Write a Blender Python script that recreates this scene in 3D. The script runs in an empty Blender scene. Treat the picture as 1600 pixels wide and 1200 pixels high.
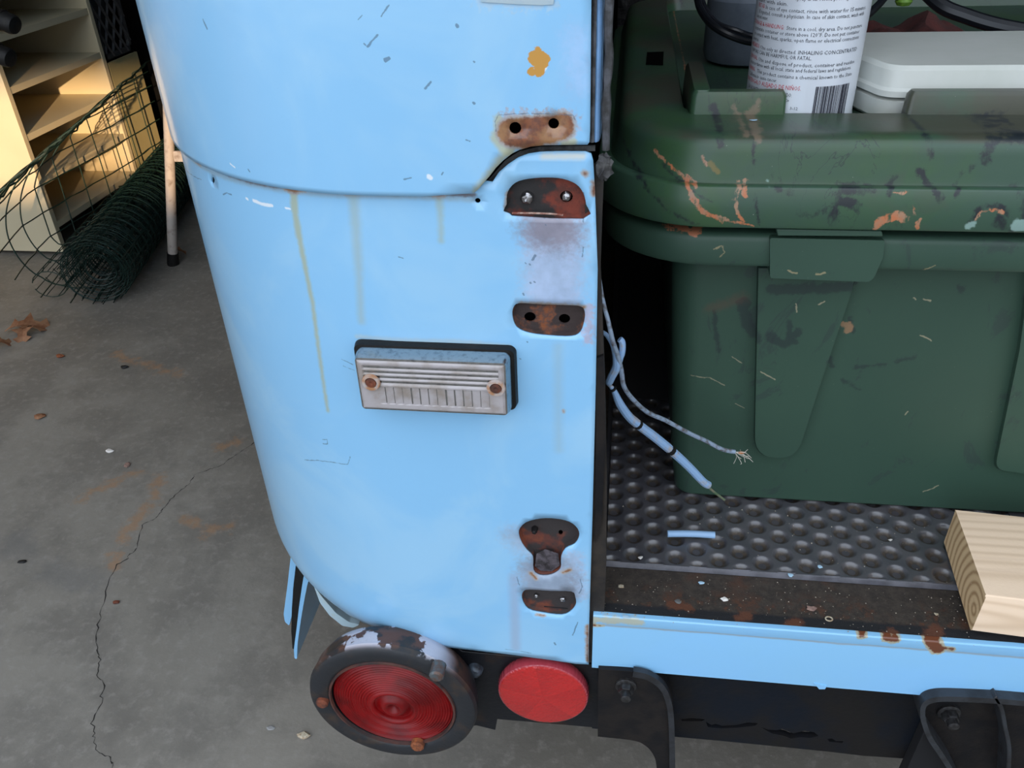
import bpy, bmesh, math, random
import numpy as np
from mathutils import Vector, Matrix
from mathutils.geometry import delaunay_2d_cdt, tessellate_polygon

S = bpy.context.scene
random.seed(4)
rng = np.random.default_rng(4)

# ------------------------------------------------------------------ camera
F = 1294.0
_d = np.array([80, 1992, 1294.0]); _d /= np.linalg.norm(_d)
_x = np.array([10261, 428, -1294.0]); _x -= _x.dot(_d) * _d; _x /= np.linalg.norm(_x)
_Z = -_d; _Y = np.cross(_Z, _x)
RW = np.array([_x, _Y, _Z])                     # camera (x right, y down, z forward) -> world
CAM = np.array([0, -.45, .90])
cam = bpy.data.cameras.new('camera'); co = bpy.data.objects.new('camera', cam)
S.collection.objects.link(co); S.camera = co
cam.sensor_fit = 'HORIZONTAL'; cam.sensor_width = 36.0; cam.lens = F / 1600 * 36
cam.clip_start = .01; cam.clip_end = 100
m3 = RW @ np.diag([1, -1, -1.0])
mw = Matrix([list(map(float, r)) for r in m3]).to_4x4(); mw.translation = Vector(CAM.tolist())
co.matrix_world = mw

# ------------------------------------------------------------------ sky, sun, exposure
S.view_settings.view_transform = 'Standard'; S.view_settings.look = 'None'
S.view_settings.gamma = 1; S.view_settings.use_curve_mapping = False
S.view_settings.exposure = 0.0
w = bpy.data.worlds.new('sky'); S.world = w; w.use_nodes = True
wn = w.node_tree; wn.nodes.clear()
wo = wn.nodes.new('ShaderNodeOutputWorld'); bg = wn.nodes.new('ShaderNodeBackground')
tc = wn.nodes.new('ShaderNodeTexCoord'); nz = wn.nodes.new('ShaderNodeTexNoise')
nz.inputs['Scale'].default_value = 2.6; nz.inputs['Detail'].default_value = 6; nz.inputs['Roughness'].default_value = .55
cr = wn.nodes.new('ShaderNodeValToRGB')
cr.color_ramp.elements[0].position = .42; cr.color_ramp.elements[0].color = (.66, .80, 1.0, 1)
cr.color_ramp.elements[1].position = .66; cr.color_ramp.elements[1].color = (1.0, .98, .94, 1)
wn.links.new(tc.outputs['Generated'], nz.inputs['Vector']); wn.links.new(nz.outputs['Fac'], cr.inputs['Fac'])
wn.links.new(cr.outputs['Color'], bg.inputs['Color']); bg.inputs['Strength'].default_value = 2.35
wn.links.new(bg.outputs['Background'], wo.inputs['Surface'])

SUNV = Vector((-.37, .92, -.19)).normalized()
sl = bpy.data.lights.new('sun', 'SUN'); sl.energy = 6.0; sl.angle = math.radians(.6); sl.color = (1.0, .66, .36)
so = bpy.data.objects.new('sun', sl); S.collection.objects.link(so)
so.rotation_euler = SUNV.to_track_quat('-Z', 'Y').to_euler(); so.location = (3, -6, 4)

# ------------------------------------------------------------------ pixel <-> world helpers
def ray(px, py): return RW @ np.array([px - 800, py - 600, F])
def onY(px, py, y): r = ray(px, py); return CAM + r * (y - CAM[1]) / r[1]
def onZ(px, py, z): r = ray(px, py); return CAM + r * (z - CAM[2]) / r[2]
def onX(px, py, x): r = ray(px, py); return CAM + r * (x - CAM[0]) / r[0]
def proj(P):
    c = np.atleast_2d(np.asarray(P, float) - CAM) @ RW
    return np.stack([800 + F * c[:, 0] / c[:, 2], 600 + F * c[:, 1] / c[:, 2]], 1)

def smooth_loop(pts, n=6, closed=True):
    pts = [np.array(p, float) for p in pts]; N = len(pts); out = []
    rg = range(N) if closed else range(N - 1)
    for i in rg:
        g = lambda k: pts[k % N] if closed else pts[min(max(k, 0), N - 1)]
        p0, p1, p2, p3 = g(i - 1), g(i), g(i + 1), g(i + 2)
        for j in range(n):
            t = j / n
            out.append(.5 * ((2 * p1) + (-p0 + p2) * t + (2 * p0 - 5 * p1 + 4 * p2 - p3) * t * t + (-p0 + 3 * p1 - 3 * p2 + p3) * t ** 3))
    if not closed: out.append(pts[-1])
    return np.array(out)

def round_poly(pts, r, n=5):
    """round the corners of a closed polygon; r scalar or list"""
    pts = [np.array(p, float) for p in pts]; N = len(pts); out = []
    for i in range(N):
        ri = r[i] if isinstance(r, (list, tuple)) else r
        p, a, b = pts[i], pts[i - 1], pts[(i + 1) % N]
        if ri <= 0: out.append(p); continue
        u = a - p; v = b - p; lu, lv = np.linalg.norm(u), np.linalg.norm(v)
        k = min(ri, lu * .49, lv * .49); s = p + u / lu * k; e = p + v / lv * k
        for j in range(n + 1):
            t = j / n; out.append((1 - t) ** 2 * s + 2 * t * (1 - t) * p + t * t * e)
    return np.array(out)

# ------------------------------------------------------------------ scene-graph helpers
def root_loc(o):
    while o.parent: o = o.parent
    return np.array(o.location)

def link(name, verts, faces, mat, parent=None, smooth=True, loc=None, kind=None, label=None, sharp=None):
    verts = np.asarray(verts, float)
    if parent is not None: base = root_loc(parent)
    else: base = np.array(loc if loc is not None else (0, 0, 0), float)
    me = bpy.data.meshes.new(name)
    me.from_pydata((verts - base).tolist(), [], [list(map(int, f)) for f in faces])
    me.validate()
    me.materials.append(mat)
    if smooth:
        me.polygons.foreach_set('use_smooth', [True] * len(me.polygons))
        me.set_sharp_from_angle(angle=math.radians(35 if sharp is None else sharp))
    o = bpy.data.objects.new(name, me); S.collection.objects.link(o)
    if parent is not None: o.parent = parent
    else: o.location = base.tolist()
    if kind: o['kind'] = kind
    if label: o['label'] = label
    return o

def thing(name, label, cat, loc, group=None):
    o = bpy.data.objects.new(name, None); S.collection.objects.link(o)
    o.location = [float(v) for v in loc]; o.empty_display_size = .02
    tag(o, label, cat, group); return o

def tag(o, label, cat, group=None):
    o['label'] = label; o['category'] = cat
    if group: o['group'] = group
    return o

class G:
    """collects geometry"""
    def __init__(s): s.v = []; s.f = []
    def add(s, v, f):
        k = len(s.v); s.v += [tuple(map(float, p)) for p in v]; s.f += [[i + k for i in q] for q in f]; return s
    def box(s, a, b):
        x0, y0, z0 = a; x1, y1, z1 = b
        v = [(x0, y0, z0), (x1, y0, z0), (x1, y1, z0), (x0, y1, z0), (x0, y0, z1), (x1, y0, z1), (x1, y1, z1), (x0, y1, z1)]
        return s.add(v, [(0, 3, 2, 1), (4, 5, 6, 7), (0, 1, 5, 4), (1, 2, 6, 5), (2, 3, 7, 6), (3, 0, 4, 7)])
    def prism(s, pts, vec, holes=()):
        """pts: 3-D planar outline, vec: extrusion"""
        loops = [np.asarray(pts, float)] + [np.asarray(h, float) for h in holes]
        tri = tessellate_polygon([[Vector(p.tolist()) for p in l] for l in loops])
        allp = np.concatenate(loops); n = len(allp); vec = np.asarray(vec, float)
        f = []
        for t in tri:
            nn = np.cross(allp[t[1]] - allp[t[0]], allp[t[2]] - allp[t[0]])
            t = list(t) if nn.dot(vec) < 0 else list(t)[::-1]
            f.append(t); f.append([i + n for i in t[::-1]])
        k = 0
        cen = loops[0].mean(0)
        for li, l in enumerate(loops):
            m = len(l)
            area = sum(np.cross(l[i] - l[0], l[(i + 1) % m] - l[0]) for i in range(m)).dot(vec)
            flip = (area < 0) ^ (li > 0)
            for i in range(m):
                j = (i + 1) % m; q = [k + i, k + j, k + j + n, k + i + n]
                f.append(q[::-1] if flip else q)
            k += m
        return s.add(np.concatenate([allp, allp + vec]), f)
    def tube(s, pts, r, n=8, cap=True):
        pts = np.asarray(pts, float); m = len(pts)
        rr = np.full(m, r) if np.isscalar(r) else np.asarray(r, float)
        t = np.gradient(pts, axis=0); t /= np.linalg.norm(t, axis=1)[:, None] + 1e-12
        up = np.array([0, 0, 1.0]) if abs(t[0][2]) < .9 else np.array([1.0, 0, 0])
        v = []; u = np.cross(t[0], up); u /= np.linalg.norm(u)
        for i in range(m):
            u = u - u.dot(t[i]) * t[i]; u /= np.linalg.norm(u); w_ = np.cross(t[i], u)
            for k in range(n):
                a = 2 * math.pi * k / n; v.append(pts[i] + rr[i] * (math.cos(a) * u + math.sin(a) * w_))
        f = [[i * n + k, i * n + (k + 1) % n, (i + 1) * n + (k + 1) % n, (i + 1) * n + k] for i in range(m - 1) for k in range(n)]
        if cap: f += [list(range(n))[::-1], [(m - 1) * n + k for k in range(n)]]
        return s.add(v, f)
    def lathe(s, prof, o, axis, n=48, close=True):
        """prof: (r, h) list, h along axis"""
        axis = np.asarray(axis, float); axis /= np.linalg.norm(axis); o = np.asarray(o, float)
        u = np.cross(axis, [0, 0, 1.0] if abs(axis[2]) < .9 else [1.0, 0, 0]); u /= np.linalg.norm(u); w_ = np.cross(axis, u)
        v = [o + axis * h + r * (math.cos(2 * math.pi * k / n) * u + math.sin(2 * math.pi * k / n) * w_) for r, h in prof for k in range(n)]
        m = len(prof)
        f = [[i * n + k, i * n + (k + 1) % n, (i + 1) * n + (k + 1) % n, (i + 1) * n + k] for i in range(m - 1) for k in range(n)]
        if close: f += [list(range(n))[::-1], [(m - 1) * n + k for k in range(n)]]
        return s.add(v, f)
    def loft(s, loops, cap0=True, cap1=True):
        n = len(loops[0]); v = np.concatenate([np.asarray(l, float) for l in loops])
        f = [[i * n + k, i * n + (k + 1) % n, (i + 1) * n + (k + 1) % n, (i + 1) * n + k] for i in range(len(loops) - 1) for k in range(n)]
        if cap0: f.append(list(range(n))[::-1])
        if cap1: f.append([(len(loops) - 1) * n + k for k in range(n)])
        return s.add(v, f)
    def out(s, name, mat, parent=None, **k):
        bev = k.pop('bevel', 0)
        o = link(name, s.v, s.f, mat, parent, **k)
        bm = bmesh.new(); bm.from_mesh(o.data); bmesh.ops.recalc_face_normals(bm, faces=bm.faces); bm.to_mesh(o.data); bm.free()
        if k.get('smooth', True): o.data.set_sharp_from_angle(angle=math.radians(k.get('sharp') or 35))
        if bev:
            b = o.modifiers.new('bevel', 'BEVEL'); b.width = bev; b.segments = 2; b.limit_method = 'ANGLE'; b.angle_limit = math.radians(50); b.harden_normals = False
        return o

def rrect(x0, x1, y0, y1, z, r, n=8):
    out = []
    for cx, cy, a0 in ((x1 - r, y1 - r, 0), (x0 + r, y1 - r, 90), (x0 + r, y0 + r, 180), (x1 - r, y0 + r, 270)):
        for k in range(n + 1):
            a = math.radians(a0 + 90 * k / n); out.append((cx + r * math.cos(a), cy + r * math.sin(a), z))
    return np.array(out)

def inside(P, poly):
    x, y = P[:, 0], P[:, 1]; r = np.zeros(len(P), bool); n = len(poly)
    for i in range(n):
        x0, y0 = poly[i]; x1, y1 = poly[(i + 1) % n]
        if y0 == y1: continue
        c = ((y0 > y) != (y1 > y)) & (x < (x1 - x0) * (y - y0) / (y1 - y0) + x0); r ^= c
    return r

# ------------------------------------------------------------------ node materials
class N:
    def __init__(s, name):
        s.m = bpy.data.materials.new(name); s.m.use_nodes = True; s.t = s.m.node_tree; s.t.nodes.clear()
        s.o = s.t.nodes.new('ShaderNodeOutputMaterial'); s.b = s.t.nodes.new('ShaderNodeBsdfPrincipled')
        s.t.links.new(s.b.outputs[0], s.o.inputs[0])
        s.prev = None
        s.co = s.t.nodes.new('ShaderNodeTexCoord').outputs['Object']
    def put(s, sock, v):
        if isinstance(v, bpy.types.NodeSocket): s.t.links.new(v, sock)
        else:
            if sock.type == 'RGBA' and len(v) == 3: v = (*v, 1)
            sock.default_value = v
    def set(s, **k):
        for a, v in k.items():
            s.put(s.b.inputs[{'base': 'Base Color', 'rough': 'Roughness', 'metal': 'Metallic', 'coat': 'Coat Weight', 'coatr': 'Coat Roughness', 'spec': 'Specular IOR Level', 'trans': 'Transmission Weight', 'normal': 'Normal', 'alpha': 'Alpha', 'ior': 'IOR', 'sss': 'Subsurface Weight', 'sheen': 'Sheen Weight'}[a]], v)
        return s
    def math(s, op, a, b=0.0, c=None, clamp=False):
        n = s.t.nodes.new('ShaderNodeMath'); n.operation = op; n.use_clamp = clamp
        s.put(n.inputs[0], a); s.put(n.inputs[1], b)
        if c is not None: s.put(n.inputs[2], c)
        return n.outputs[0]
    def vec(s, op, a, b=None, scale=None, out=0):
        n = s.t.nodes.new('ShaderNodeVectorMath'); n.operation = op; s.put(n.inputs[0], a)
        if b is not None: s.put(n.inputs[1], b)
        if scale is not None: s.put(n.inputs['Scale'], scale)
        return n.outputs[out]
    def noise(s, scale, detail=4, rough=.55, co=None, dist=0.0, stretch=None):
        n = s.t.nodes.new('ShaderNodeTexNoise'); n.inputs['Scale'].default_value = scale
        n.inputs['Detail'].default_value = detail; n.inputs['Roughness'].default_value = rough; n.inputs['Distortion'].default_value = dist
        c = co or s.co
        if stretch: c = s.vec('MULTIPLY', c, stretch)
        s.t.links.new(c, n.inputs['Vector']); return n.outputs['Fac']
    def ss(s, v, a, b):
        n = s.t.nodes.new('ShaderNodeMapRange'); n.interpolation_type = 'SMOOTHSTEP'
        s.put(n.inputs['Value'], v); n.inputs['From Min'].default_value = a; n.inputs['From Max'].default_value = b
        return n.outputs[0]
    def lin(s, v, a, b, c, d):
        n = s.t.nodes.new('ShaderNodeMapRange'); s.put(n.inputs['Value'], v)
        for k, x in zip(('From Min', 'From Max', 'To Min', 'To Max'), (a, b, c, d)): n.inputs[k].default_value = x
        return n.outputs[0]
    def mix(s, f, a, b):
        n = s.t.nodes.new('ShaderNodeMix'); n.data_type = 'RGBA'; s.put(n.inputs['Factor'], f)
        s.put(n.inputs['A'] if n.inputs['A'].type == 'RGBA' else n.inputs[6], a) if False else s.put(n.inputs[6], a)
        s.put(n.inputs[7], b); return n.outputs[2]
    def bump(s, h, strength=.3, dist=.001, normal=None):
        n = s.t.nodes.new('ShaderNodeBump'); n.inputs['Strength'].default_value = strength; n.inputs['Distance'].default_value = dist
        s.put(n.inputs['Height'], h)
        if normal is not None: s.put(n.inputs['Normal'], normal)
        s.set(normal=n.outputs[0]); return n.outputs[0]
    def attr(s, name):
        n = s.t.nodes.new('ShaderNodeAttribute'); n.attribute_name = name; return n
    def seg(s, co, a, b, r):
        """signed distance to a capsule (2-D points in the surface's own metres)"""
        a = np.array([a[0], a[1], 0.0]); b = np.array([b[0], b[1], 0.0]); ba = b - a
        pa = s.vec('SUBTRACT', co, tuple(a))
        h = s.math('MULTIPLY', s.vec('DOT_PRODUCT', pa, tuple(ba), out=1), float(1 / max(ba.dot(ba), 1e-12)), clamp=True)
        d = s.vec('LENGTH', s.vec('SUBTRACT', pa, s.vec('SCALE', tuple(ba), scale=h)), out=1)
        return s.math('SUBTRACT', d, r)
    def warp(s, co, amp, scale):
        n = s.t.nodes.new('ShaderNodeTexNoise'); n.inputs['Scale'].default_value = scale; n.inputs['Detail'].default_value = 4; n.inputs['Roughness'].default_value = .6
        s.t.links.new(co, n.inputs['Vector'])
        return s.flat(s.vec('ADD', co, s.vec('SCALE', s.vec('SUBTRACT', n.outputs['Color'], (.5, .5, .5)), scale=amp)))
    def lines(s, co, segs):
        out = None
        for a, b, r in segs:
            # each distance waits for the one before it, so that only one is held at a time
            c = co if s.prev is None else s.vec('ADD', co, s.vec('SCALE', (1e-9, 0, 0), scale=s.prev))
            d = s.seg(c, a, b, r); out = d if out is None else s.math('MINIMUM', out, d); s.prev = out
        return out
    def xz(s, base=(0, 0, 0)):
        """(X, Z, 0) of world metres for a mesh whose origin is base"""
        sep = s.t.nodes.new('ShaderNodeSeparateXYZ'); s.t.links.new(s.vec('ADD', s.co, tuple(map(float, base))), sep.inputs[0])
        c = s.t.nodes.new('ShaderNodeCombineXYZ'); s.t.links.new(sep.outputs[0], c.inputs[0]); s.t.links.new(sep.outputs[2], c.inputs[1])
        return c.outputs[0], sep
    def flat(s, co):
        return s.vec('MULTIPLY', co, (1, 1, 0))

def simple(name, c, rough=.5, metal=0.0, c2=None, scale=30, bump=0.0, bscale=None, coat=0.0, lo=.35, hi=.65, dist=.001, **k):
    n = N(name); n.set(rough=rough, metal=metal, coat=coat, **k)
    if c2 is not None: n.set(base=n.mix(n.ss(n.noise(scale, 6, .6), lo, hi), c, c2))
    else: n.set(base=c)
    if bump: n.bump(n.noise(bscale or scale * 4, 4), bump, dist)
    return n.m

def srgb(r, g, b):
    f = lambda c: (c / 255 / 12.92) if c / 255 <= .04045 else ((c / 255 + .055) / 1.055) ** 2.4
    return (f(r), f(g), f(b))

BLUE = (.255, .54, .82)
M = {}
M['black_metal'] = simple('black_metal', (.007, .007, .0085), .5, .0, (.016, .013, .012), 40, .35, 200, spec=.22)
M['rusty_black'] = simple('rusty_black', (.008, .009, .012), .45, .0, (.030, .016, .010), 28, .5, 160, lo=.52, hi=.68, spec=.35)
M['rust'] = simple('rust', (.20, .052, .022), .85, .0, (.06, .025, .018), 90, .6, 300)
M['rust_orange'] = simple('rust_orange', (.33, .10, .03), .85, .0, (.13, .04, .02), 160, .6, 400)
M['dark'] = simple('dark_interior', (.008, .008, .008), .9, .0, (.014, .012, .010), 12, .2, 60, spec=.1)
M['hole'] = simple('hole_black', (.003, .003, .003), .9, spec=.02)
M['steel'] = simple('steel', (.5, .5, .52), .28, 1.0, (.25, .24, .24), 400, .2, 900)
M['chrome'] = simple('chrome', (.42, .42, .42), .25, 1.0, (.20, .20, .21), 260, .12, 500, lo=.45, hi=.8)
M['rubber'] = simple('rubber', (.007, .007, .007), .55, .0, (.022, .02, .018), 60, .3, 300, lo=.5, hi=.8, spec=.3)
M['grey_seal'] = simple('weatherstrip', (.10, .105, .12), .8, .0, (.035, .035, .035), 90, .7, 260)
M['cream'] = simple('cream_laminate', (.62, .55, .38), .45, .0, (.58, .51, .35), 4, spec=.3)
M['tan'] = simple('tan_panel', (.42, .37, .20), .6, .0, (.37, .33, .18), 6, spec=.2)
M['fence'] = simple('green_wire', (.012, .035, .024), .45)
M['fence_dark'] = simple('dark_green_wire', (.008, .028, .022), .5)
M['ladder'] = simple('worn_white_paint', (.40, .36, .33), .5, .0, (.22, .18, .15), 60, .2, 200, lo=.5, hi=.75)
M['copper'] = simple('copper', (.55, .22, .10), .4, .8)
M['green_wire'] = simple('green_insulation', (.10, .17, .09), .5, .0, (.22, .20, .14), 200)
M['white_plastic'] = simple('white_plastic', (.62, .64, .60), .35, .0, (.55, .58, .53), 12, .05, 200)
M['hose'] = simple('black_hose', (.008, .009, .012), .35)
M['jug'] = simple('grey_blue_plastic', (.14, .165, .20), .45, .0, (.10, .12, .15), 40, .1, 300)
M['cloth'] = simple('maroon_cloth', (.11, .028, .024), .95, .0, (.06, .02, .018), 80, .8, 400)
M['leaf_green'] = simple('leaf_green', (.16, .30, .03), .5, .0, (.07, .16, .02), 120)
M['dry_leaf'] = simple('dry_leaf', (.20, .075, .03), .8, .0, (.33, .17, .09), 40, .5, 200)
M['white_bit'] = simple('white_bit', (.75, .72, .68), .6)
M['bone'] = simple('pale_bit', (.55, .50, .38), .7, .0, (.35, .25, .16), 300)
M['chip'] = simple('blue_chip', (.42, .62, .78), .5)
M['pinkbit'] = simple('pinkish_flake', (.34, .22, .18), .8, .0, (.2, .12, .1), 400)
M['crate'] = simple('grey_crate', (.050, .050, .052), .55, .0, (.09, .08, .07), 50, lo=.5, hi=.8)
M['bin_black'] = simple('bin_black', (.003, .003, .0035), .7, spec=.1)

# ------------------------------------------------------------------ truck body surface
SEAM_Z = .734; BOT_Z = .333
_th = np.linspace(0, math.pi / 2, 300); XA, XB, X1 = .225, .27, -.14
_px = X1 - XA * np.sin(_th); _py = XB * (1 - np.cos(_th))
_px = np.r_[np.linspace(.05, X1, 40)[:-1], _px, np.full(30, X1 - XA)]
_py = np.r_[np.zeros(39), _py, XB + np.linspace(.02, 1.6, 30)]
_s = np.r_[0, np.cumsum(np.hypot(np.diff(_px), np.diff(_py)))]
_tx, _ty = np.gradient(_px, _s), np.gradient(_py, _s)
_l = np.hypot(_tx, _ty); _nx, _ny = -_ty / _l, _tx / _l
_nx, _ny = -np.abs(_ty / _l), -np.abs(_tx / _l)          # outward: to -X / -Y
def plan(s, off):
    X = np.interp(s, _s, _px); Y = np.interp(s, _s, _py); a = np.interp(s, _s, _nx); b = np.interp(s, _s, _ny)
    return X + a * off, Y + b * off
def body(s, z, off=0.0):
    s = np.asarray(s, float); z = np.asarray(z, float)
    roll = np.clip((BOT_Z + .03 - z) / .03, 0, 1) ** 2 * .008 * np.clip((s - .16) / .08, 0, 1)
    X, Y = plan(s, off - roll)
    return np.stack([X, Y, z + 0 * X], -1)
def solve(px, py, off=0.0):
    p = onY(px, py, 0)
    s = max(.05 - p[0], 0.0); z = p[2]
    best = None
    for s0, z0 in ((s, z), (s * .85, z - .02), (s * .95, z + .02)):
        s1, z1 = s0, z0
        for _ in range(25):
            q = proj(body(s1, z1, off))[0]; e = q - (px, py)
            J = np.stack([(proj(body(s1 + 1e-4, z1, off))[0] - q) / 1e-4, (proj(body(s1, z1 + 1e-4, off))[0] - q) / 1e-4], 1)
            try: dd = np.linalg.solve(J, e)
            except Exception: break
            dd = np.clip(dd, -.05, .05); s1 = min(max(s1 - dd[0], 0), .45); z1 -= dd[1]
        er = np.linalg.norm(proj(body(s1, z1, off))[0] - (px, py))
        if best is None or er < best[0] - .2: best = (er, s1, z1)
    return best[1], best[2]
def SP(pts, off=0.0): return [solve(x, y, off) for x, y in pts]

def sheet(name, outer, holes, step, fn, mat, parent, thick=.0015):
    outer = np.asarray(outer); holes = [np.asarray(h) for h in holes]
    lo, hi = outer.min(0), outer.max(0)
    gx, gy = np.meshgrid(np.arange(lo[0] + step / 2, hi[0], step), np.arange(lo[1] + step / 2, hi[1], step))
    gx = gx + (np.arange(gx.shape[0]) % 2)[:, None] * step / 2
    P = np.stack([gx.ravel(), gy.ravel()], 1); keep = inside(P, outer)
    for h in holes: keep &= ~inside(P, h)
    def far(P, loop):
        d = np.full(len(P), 9.0)
        for i in range(len(loop)):
            a, b = loop[i], loop[(i + 1) % len(loop)]; ba = b - a
            t = np.clip(((P - a) @ ba) / max(ba @ ba, 1e-12), 0, 1); d = np.minimum(d, np.linalg.norm(P - a - t[:, None] * ba, axis=1))
        return d
    for l in [outer] + holes: keep &= far(P, l) > step * .35
    P = P[keep]; pts = []; ed = []
    for l in [outer] + holes:
        k = len(pts); m = len(l); pts += [tuple(p) for p in l]; ed += [(k + i, k + (i + 1) % m) for i in range(m)]
    pts += [tuple(p) for p in P]
    v, e, f, *_ = delaunay_2d_cdt([Vector((float(a), float(b))) for a, b in pts], ed, [], 0, 1e-7)
    V = np.array([tuple(q) for q in v]); Fc = np.array([list(t) for t in f if len(t) == 3])
    c = V[Fc].mean(1); k = inside(c, outer)
    for h in holes: k &= ~inside(c, h)
    Fc = Fc[k]; W = fn(V)
    t = Fc[len(Fc) // 2]; nn = np.cross(W[t[1]] - W[t[0]], W[t[2]] - W[t[0]])
    if nn.dot(CAM - W[t[0]]) < 0: Fc = Fc[:, ::-1]
    o = link(name, W, Fc, mat, parent, sharp=60)
    uv = o.data.uv_layers.new(name='surf'); li = np.empty(len(o.data.loops), int); o.data.loops.foreach_get('vertex_index', li)
    uv.data.foreach_set('uv', V[li].ravel())
    if thick:
        so_ = o.modifiers.new('thickness', 'SOLIDIFY'); so_.thickness = thick; so_.offset = -1
    return o

def line_segs(pts, r):
    return [(pts[i], pts[i + 1], r if np.isscalar(r) else r[i]) for i in range(len(pts) - 1)]

def body_paint(name, off, streaks=(), rust=(), yellow=(), haze=(), scratch=(), pale=(), cream=()):
    n = N(name)
    uvn = n.t.nodes.new('ShaderNodeUVMap'); uvn.uv_map = 'surf'; uv = n.warp(n.flat(uvn.outputs[0]), .0016, 170)
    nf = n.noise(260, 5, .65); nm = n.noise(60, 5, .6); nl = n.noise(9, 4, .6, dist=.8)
    base = n.mix(n.ss(nl, .42, .66), BLUE, (.315, .585, .825))  # lighter patches: paint fade, and mottled cloud reflection put into the colour
    # overall fine speckle
    base = n.mix(n.math('MULTIPLY', n.ss(n.noise(900, 2), .74, .80), .35), base, (.12, .22, .33))
    jit = lambda amp: n.math('MULTIPLY', n.math('SUBTRACT', nf, .5), amp)
    rough = .22
    def layer(base, segs, col, soft, amp, op=1.0):
        d = n.math('ADD', n.lines(uv, segs), jit(amp)); f = n.ss(d, soft, -soft * .3)
        if op < 1: f = n.math('MULTIPLY', f, op)
        return n.mix(f, base, col)
    for s_ in haze[::-1]: base = layer(base, s_[0], n.mix(n.ss(nm, .3, .7), s_[1], tuple(c * 1.35 for c in s_[1])), s_[2], .020, s_[3])
    for s_ in streaks: base = layer(base, s_[0], s_[1], s_[2], .002, s_[3])
    if cream: base = layer(base, cream, (.45, .47, .33), .004, .004, .85)
    if pale: base = layer(base, pale, (.8, .85, .9), .0007, .001, .9)
    if yellow: base = layer(base, yellow, (.56, .28, .05), .0004, .0035)
    rcol = n.mix(n.ss(nm, .38, .62), n.mix(n.ss(nf, .4, .6), (.15, .060, .040), (.24, .085, .040)), (.33, .17, .075))
    if rust:
        d = n.math('ADD', n.lines(uv, rust), jit(.004)); base = n.mix(n.ss(d, .0022, .0), base, (.36, .34, .33)); base = n.mix(n.ss(d, .0005, -.0012), base, rcol)
    if scratch: base = layer(base, scratch, (.07, .13, .20), .00030, .0014, .7)
    n.set(base=base, rough=.30, coat=.55, coatr=.10, spec=.45)
    n.bump(n.math('ADD', n.noise(14, 3), n.math('MULTIPLY', nf, .04)), .25, .002)
    return n.m

# ------------------------------------------------------------------ the truck
truck = thing('delivery_truck', 'old pale blue delivery truck, its rounded rear corner with rusty hinge marks and red lamps', 'truck', (-.15, .3, 0))
LO, UO = -.002, .0035

def seam_curve():
    """panel seam in (s, z): flat line of the seam, then the step up at the right"""
    px = [(740, 302), (748, 295), (765, 275), (775, 262), (787, 250), (800, 240), (812, 234), (830, 229), (850, 227), (880, 226.5), (918, 226)]
    return SP(px, UO)
step_u = seam_curve()
s_step = step_u[0][0]
# lower panel: top edge follows below the step
low_step = SP([(770, 283), (780, 268), (795, 255), (810, 245), (826, 239), (845, 236), (880, 235), (915, 235.5)], LO)
low_right = SP([(924, 239), (927, 250), (930, 300), (934, 420), (931, 600), (926, 800), (922, 930), (920, 1000), (920, 1036)], LO)
outer = []
outer += [(s, z) for s, z in low_step] + low_right
bot = SP([(900, 1035), (860, 1029), (800, 1021), (700, 1009)], LO)
outer += bot
for s in np.linspace(bot[-1][0] + .03, .75, 30): outer.append((s, BOT_Z + .0015 * math.sin(s * 40)))
for s in np.linspace(.75, s_step + .02, 50): outer.append((s, SEAM_Z + .012))
# hinge pockets
pk2 = smooth_loop([(797, 333), (792, 318), (794, 298), (806, 284), (826, 278), (855, 276), (880, 278), (900, 286), (911, 299), (916, 318), (914, 338)], 3)
pk2 = np.vstack([pk2[:-3], [(911, 341), (860, 340), (800, 336)]])
pk3 = smooth_loop([(801, 492), (803, 478), (812, 472), (845, 474), (885, 475), (908, 477), (914, 486), (913, 500), (907, 517), (893, 524), (860, 523), (828, 519), (808, 510)], 3)
pk4 = smooth_loop([(811, 827), (822, 814), (845, 808), (868, 808), (890, 813), (903, 824), (905, 836), (898, 848), (884, 855), (877, 868), (876, 886), (862, 896), (844, 897), (834, 889), (833, 868), (823, 857), (814, 843)], 3)
pk5 = smooth_loop([(816, 934), (818, 922), (828, 919), (860, 921), (893, 922), (899, 930), (900, 942), (892, 953), (878, 959), (850, 956), (826, 950)], 3)
small_holes = []
def circ_px(cx, cy, rx, ry, n=14): return np.array([(cx + rx * math.cos(2 * math.pi * k / n), cy + ry * math.sin(2 * math.pi * k / n)) for k in range(n)])
h1 = circ_px(747, 312, 4.5, 4)
h2 = circ_px(336, 281, 2.6, 5.5, 10)
h6 = smooth_loop([(907, 965), (912, 960), (919, 957), (921, 962), (918, 970), (912, 968)], 2)
pock = [np.array(SP(p, LO)) for p in (pk2, pk3, pk4, pk5)]
holes = pock + [np.array(SP(h1, LO)), np.array(SP(h2, LO))]

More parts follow.
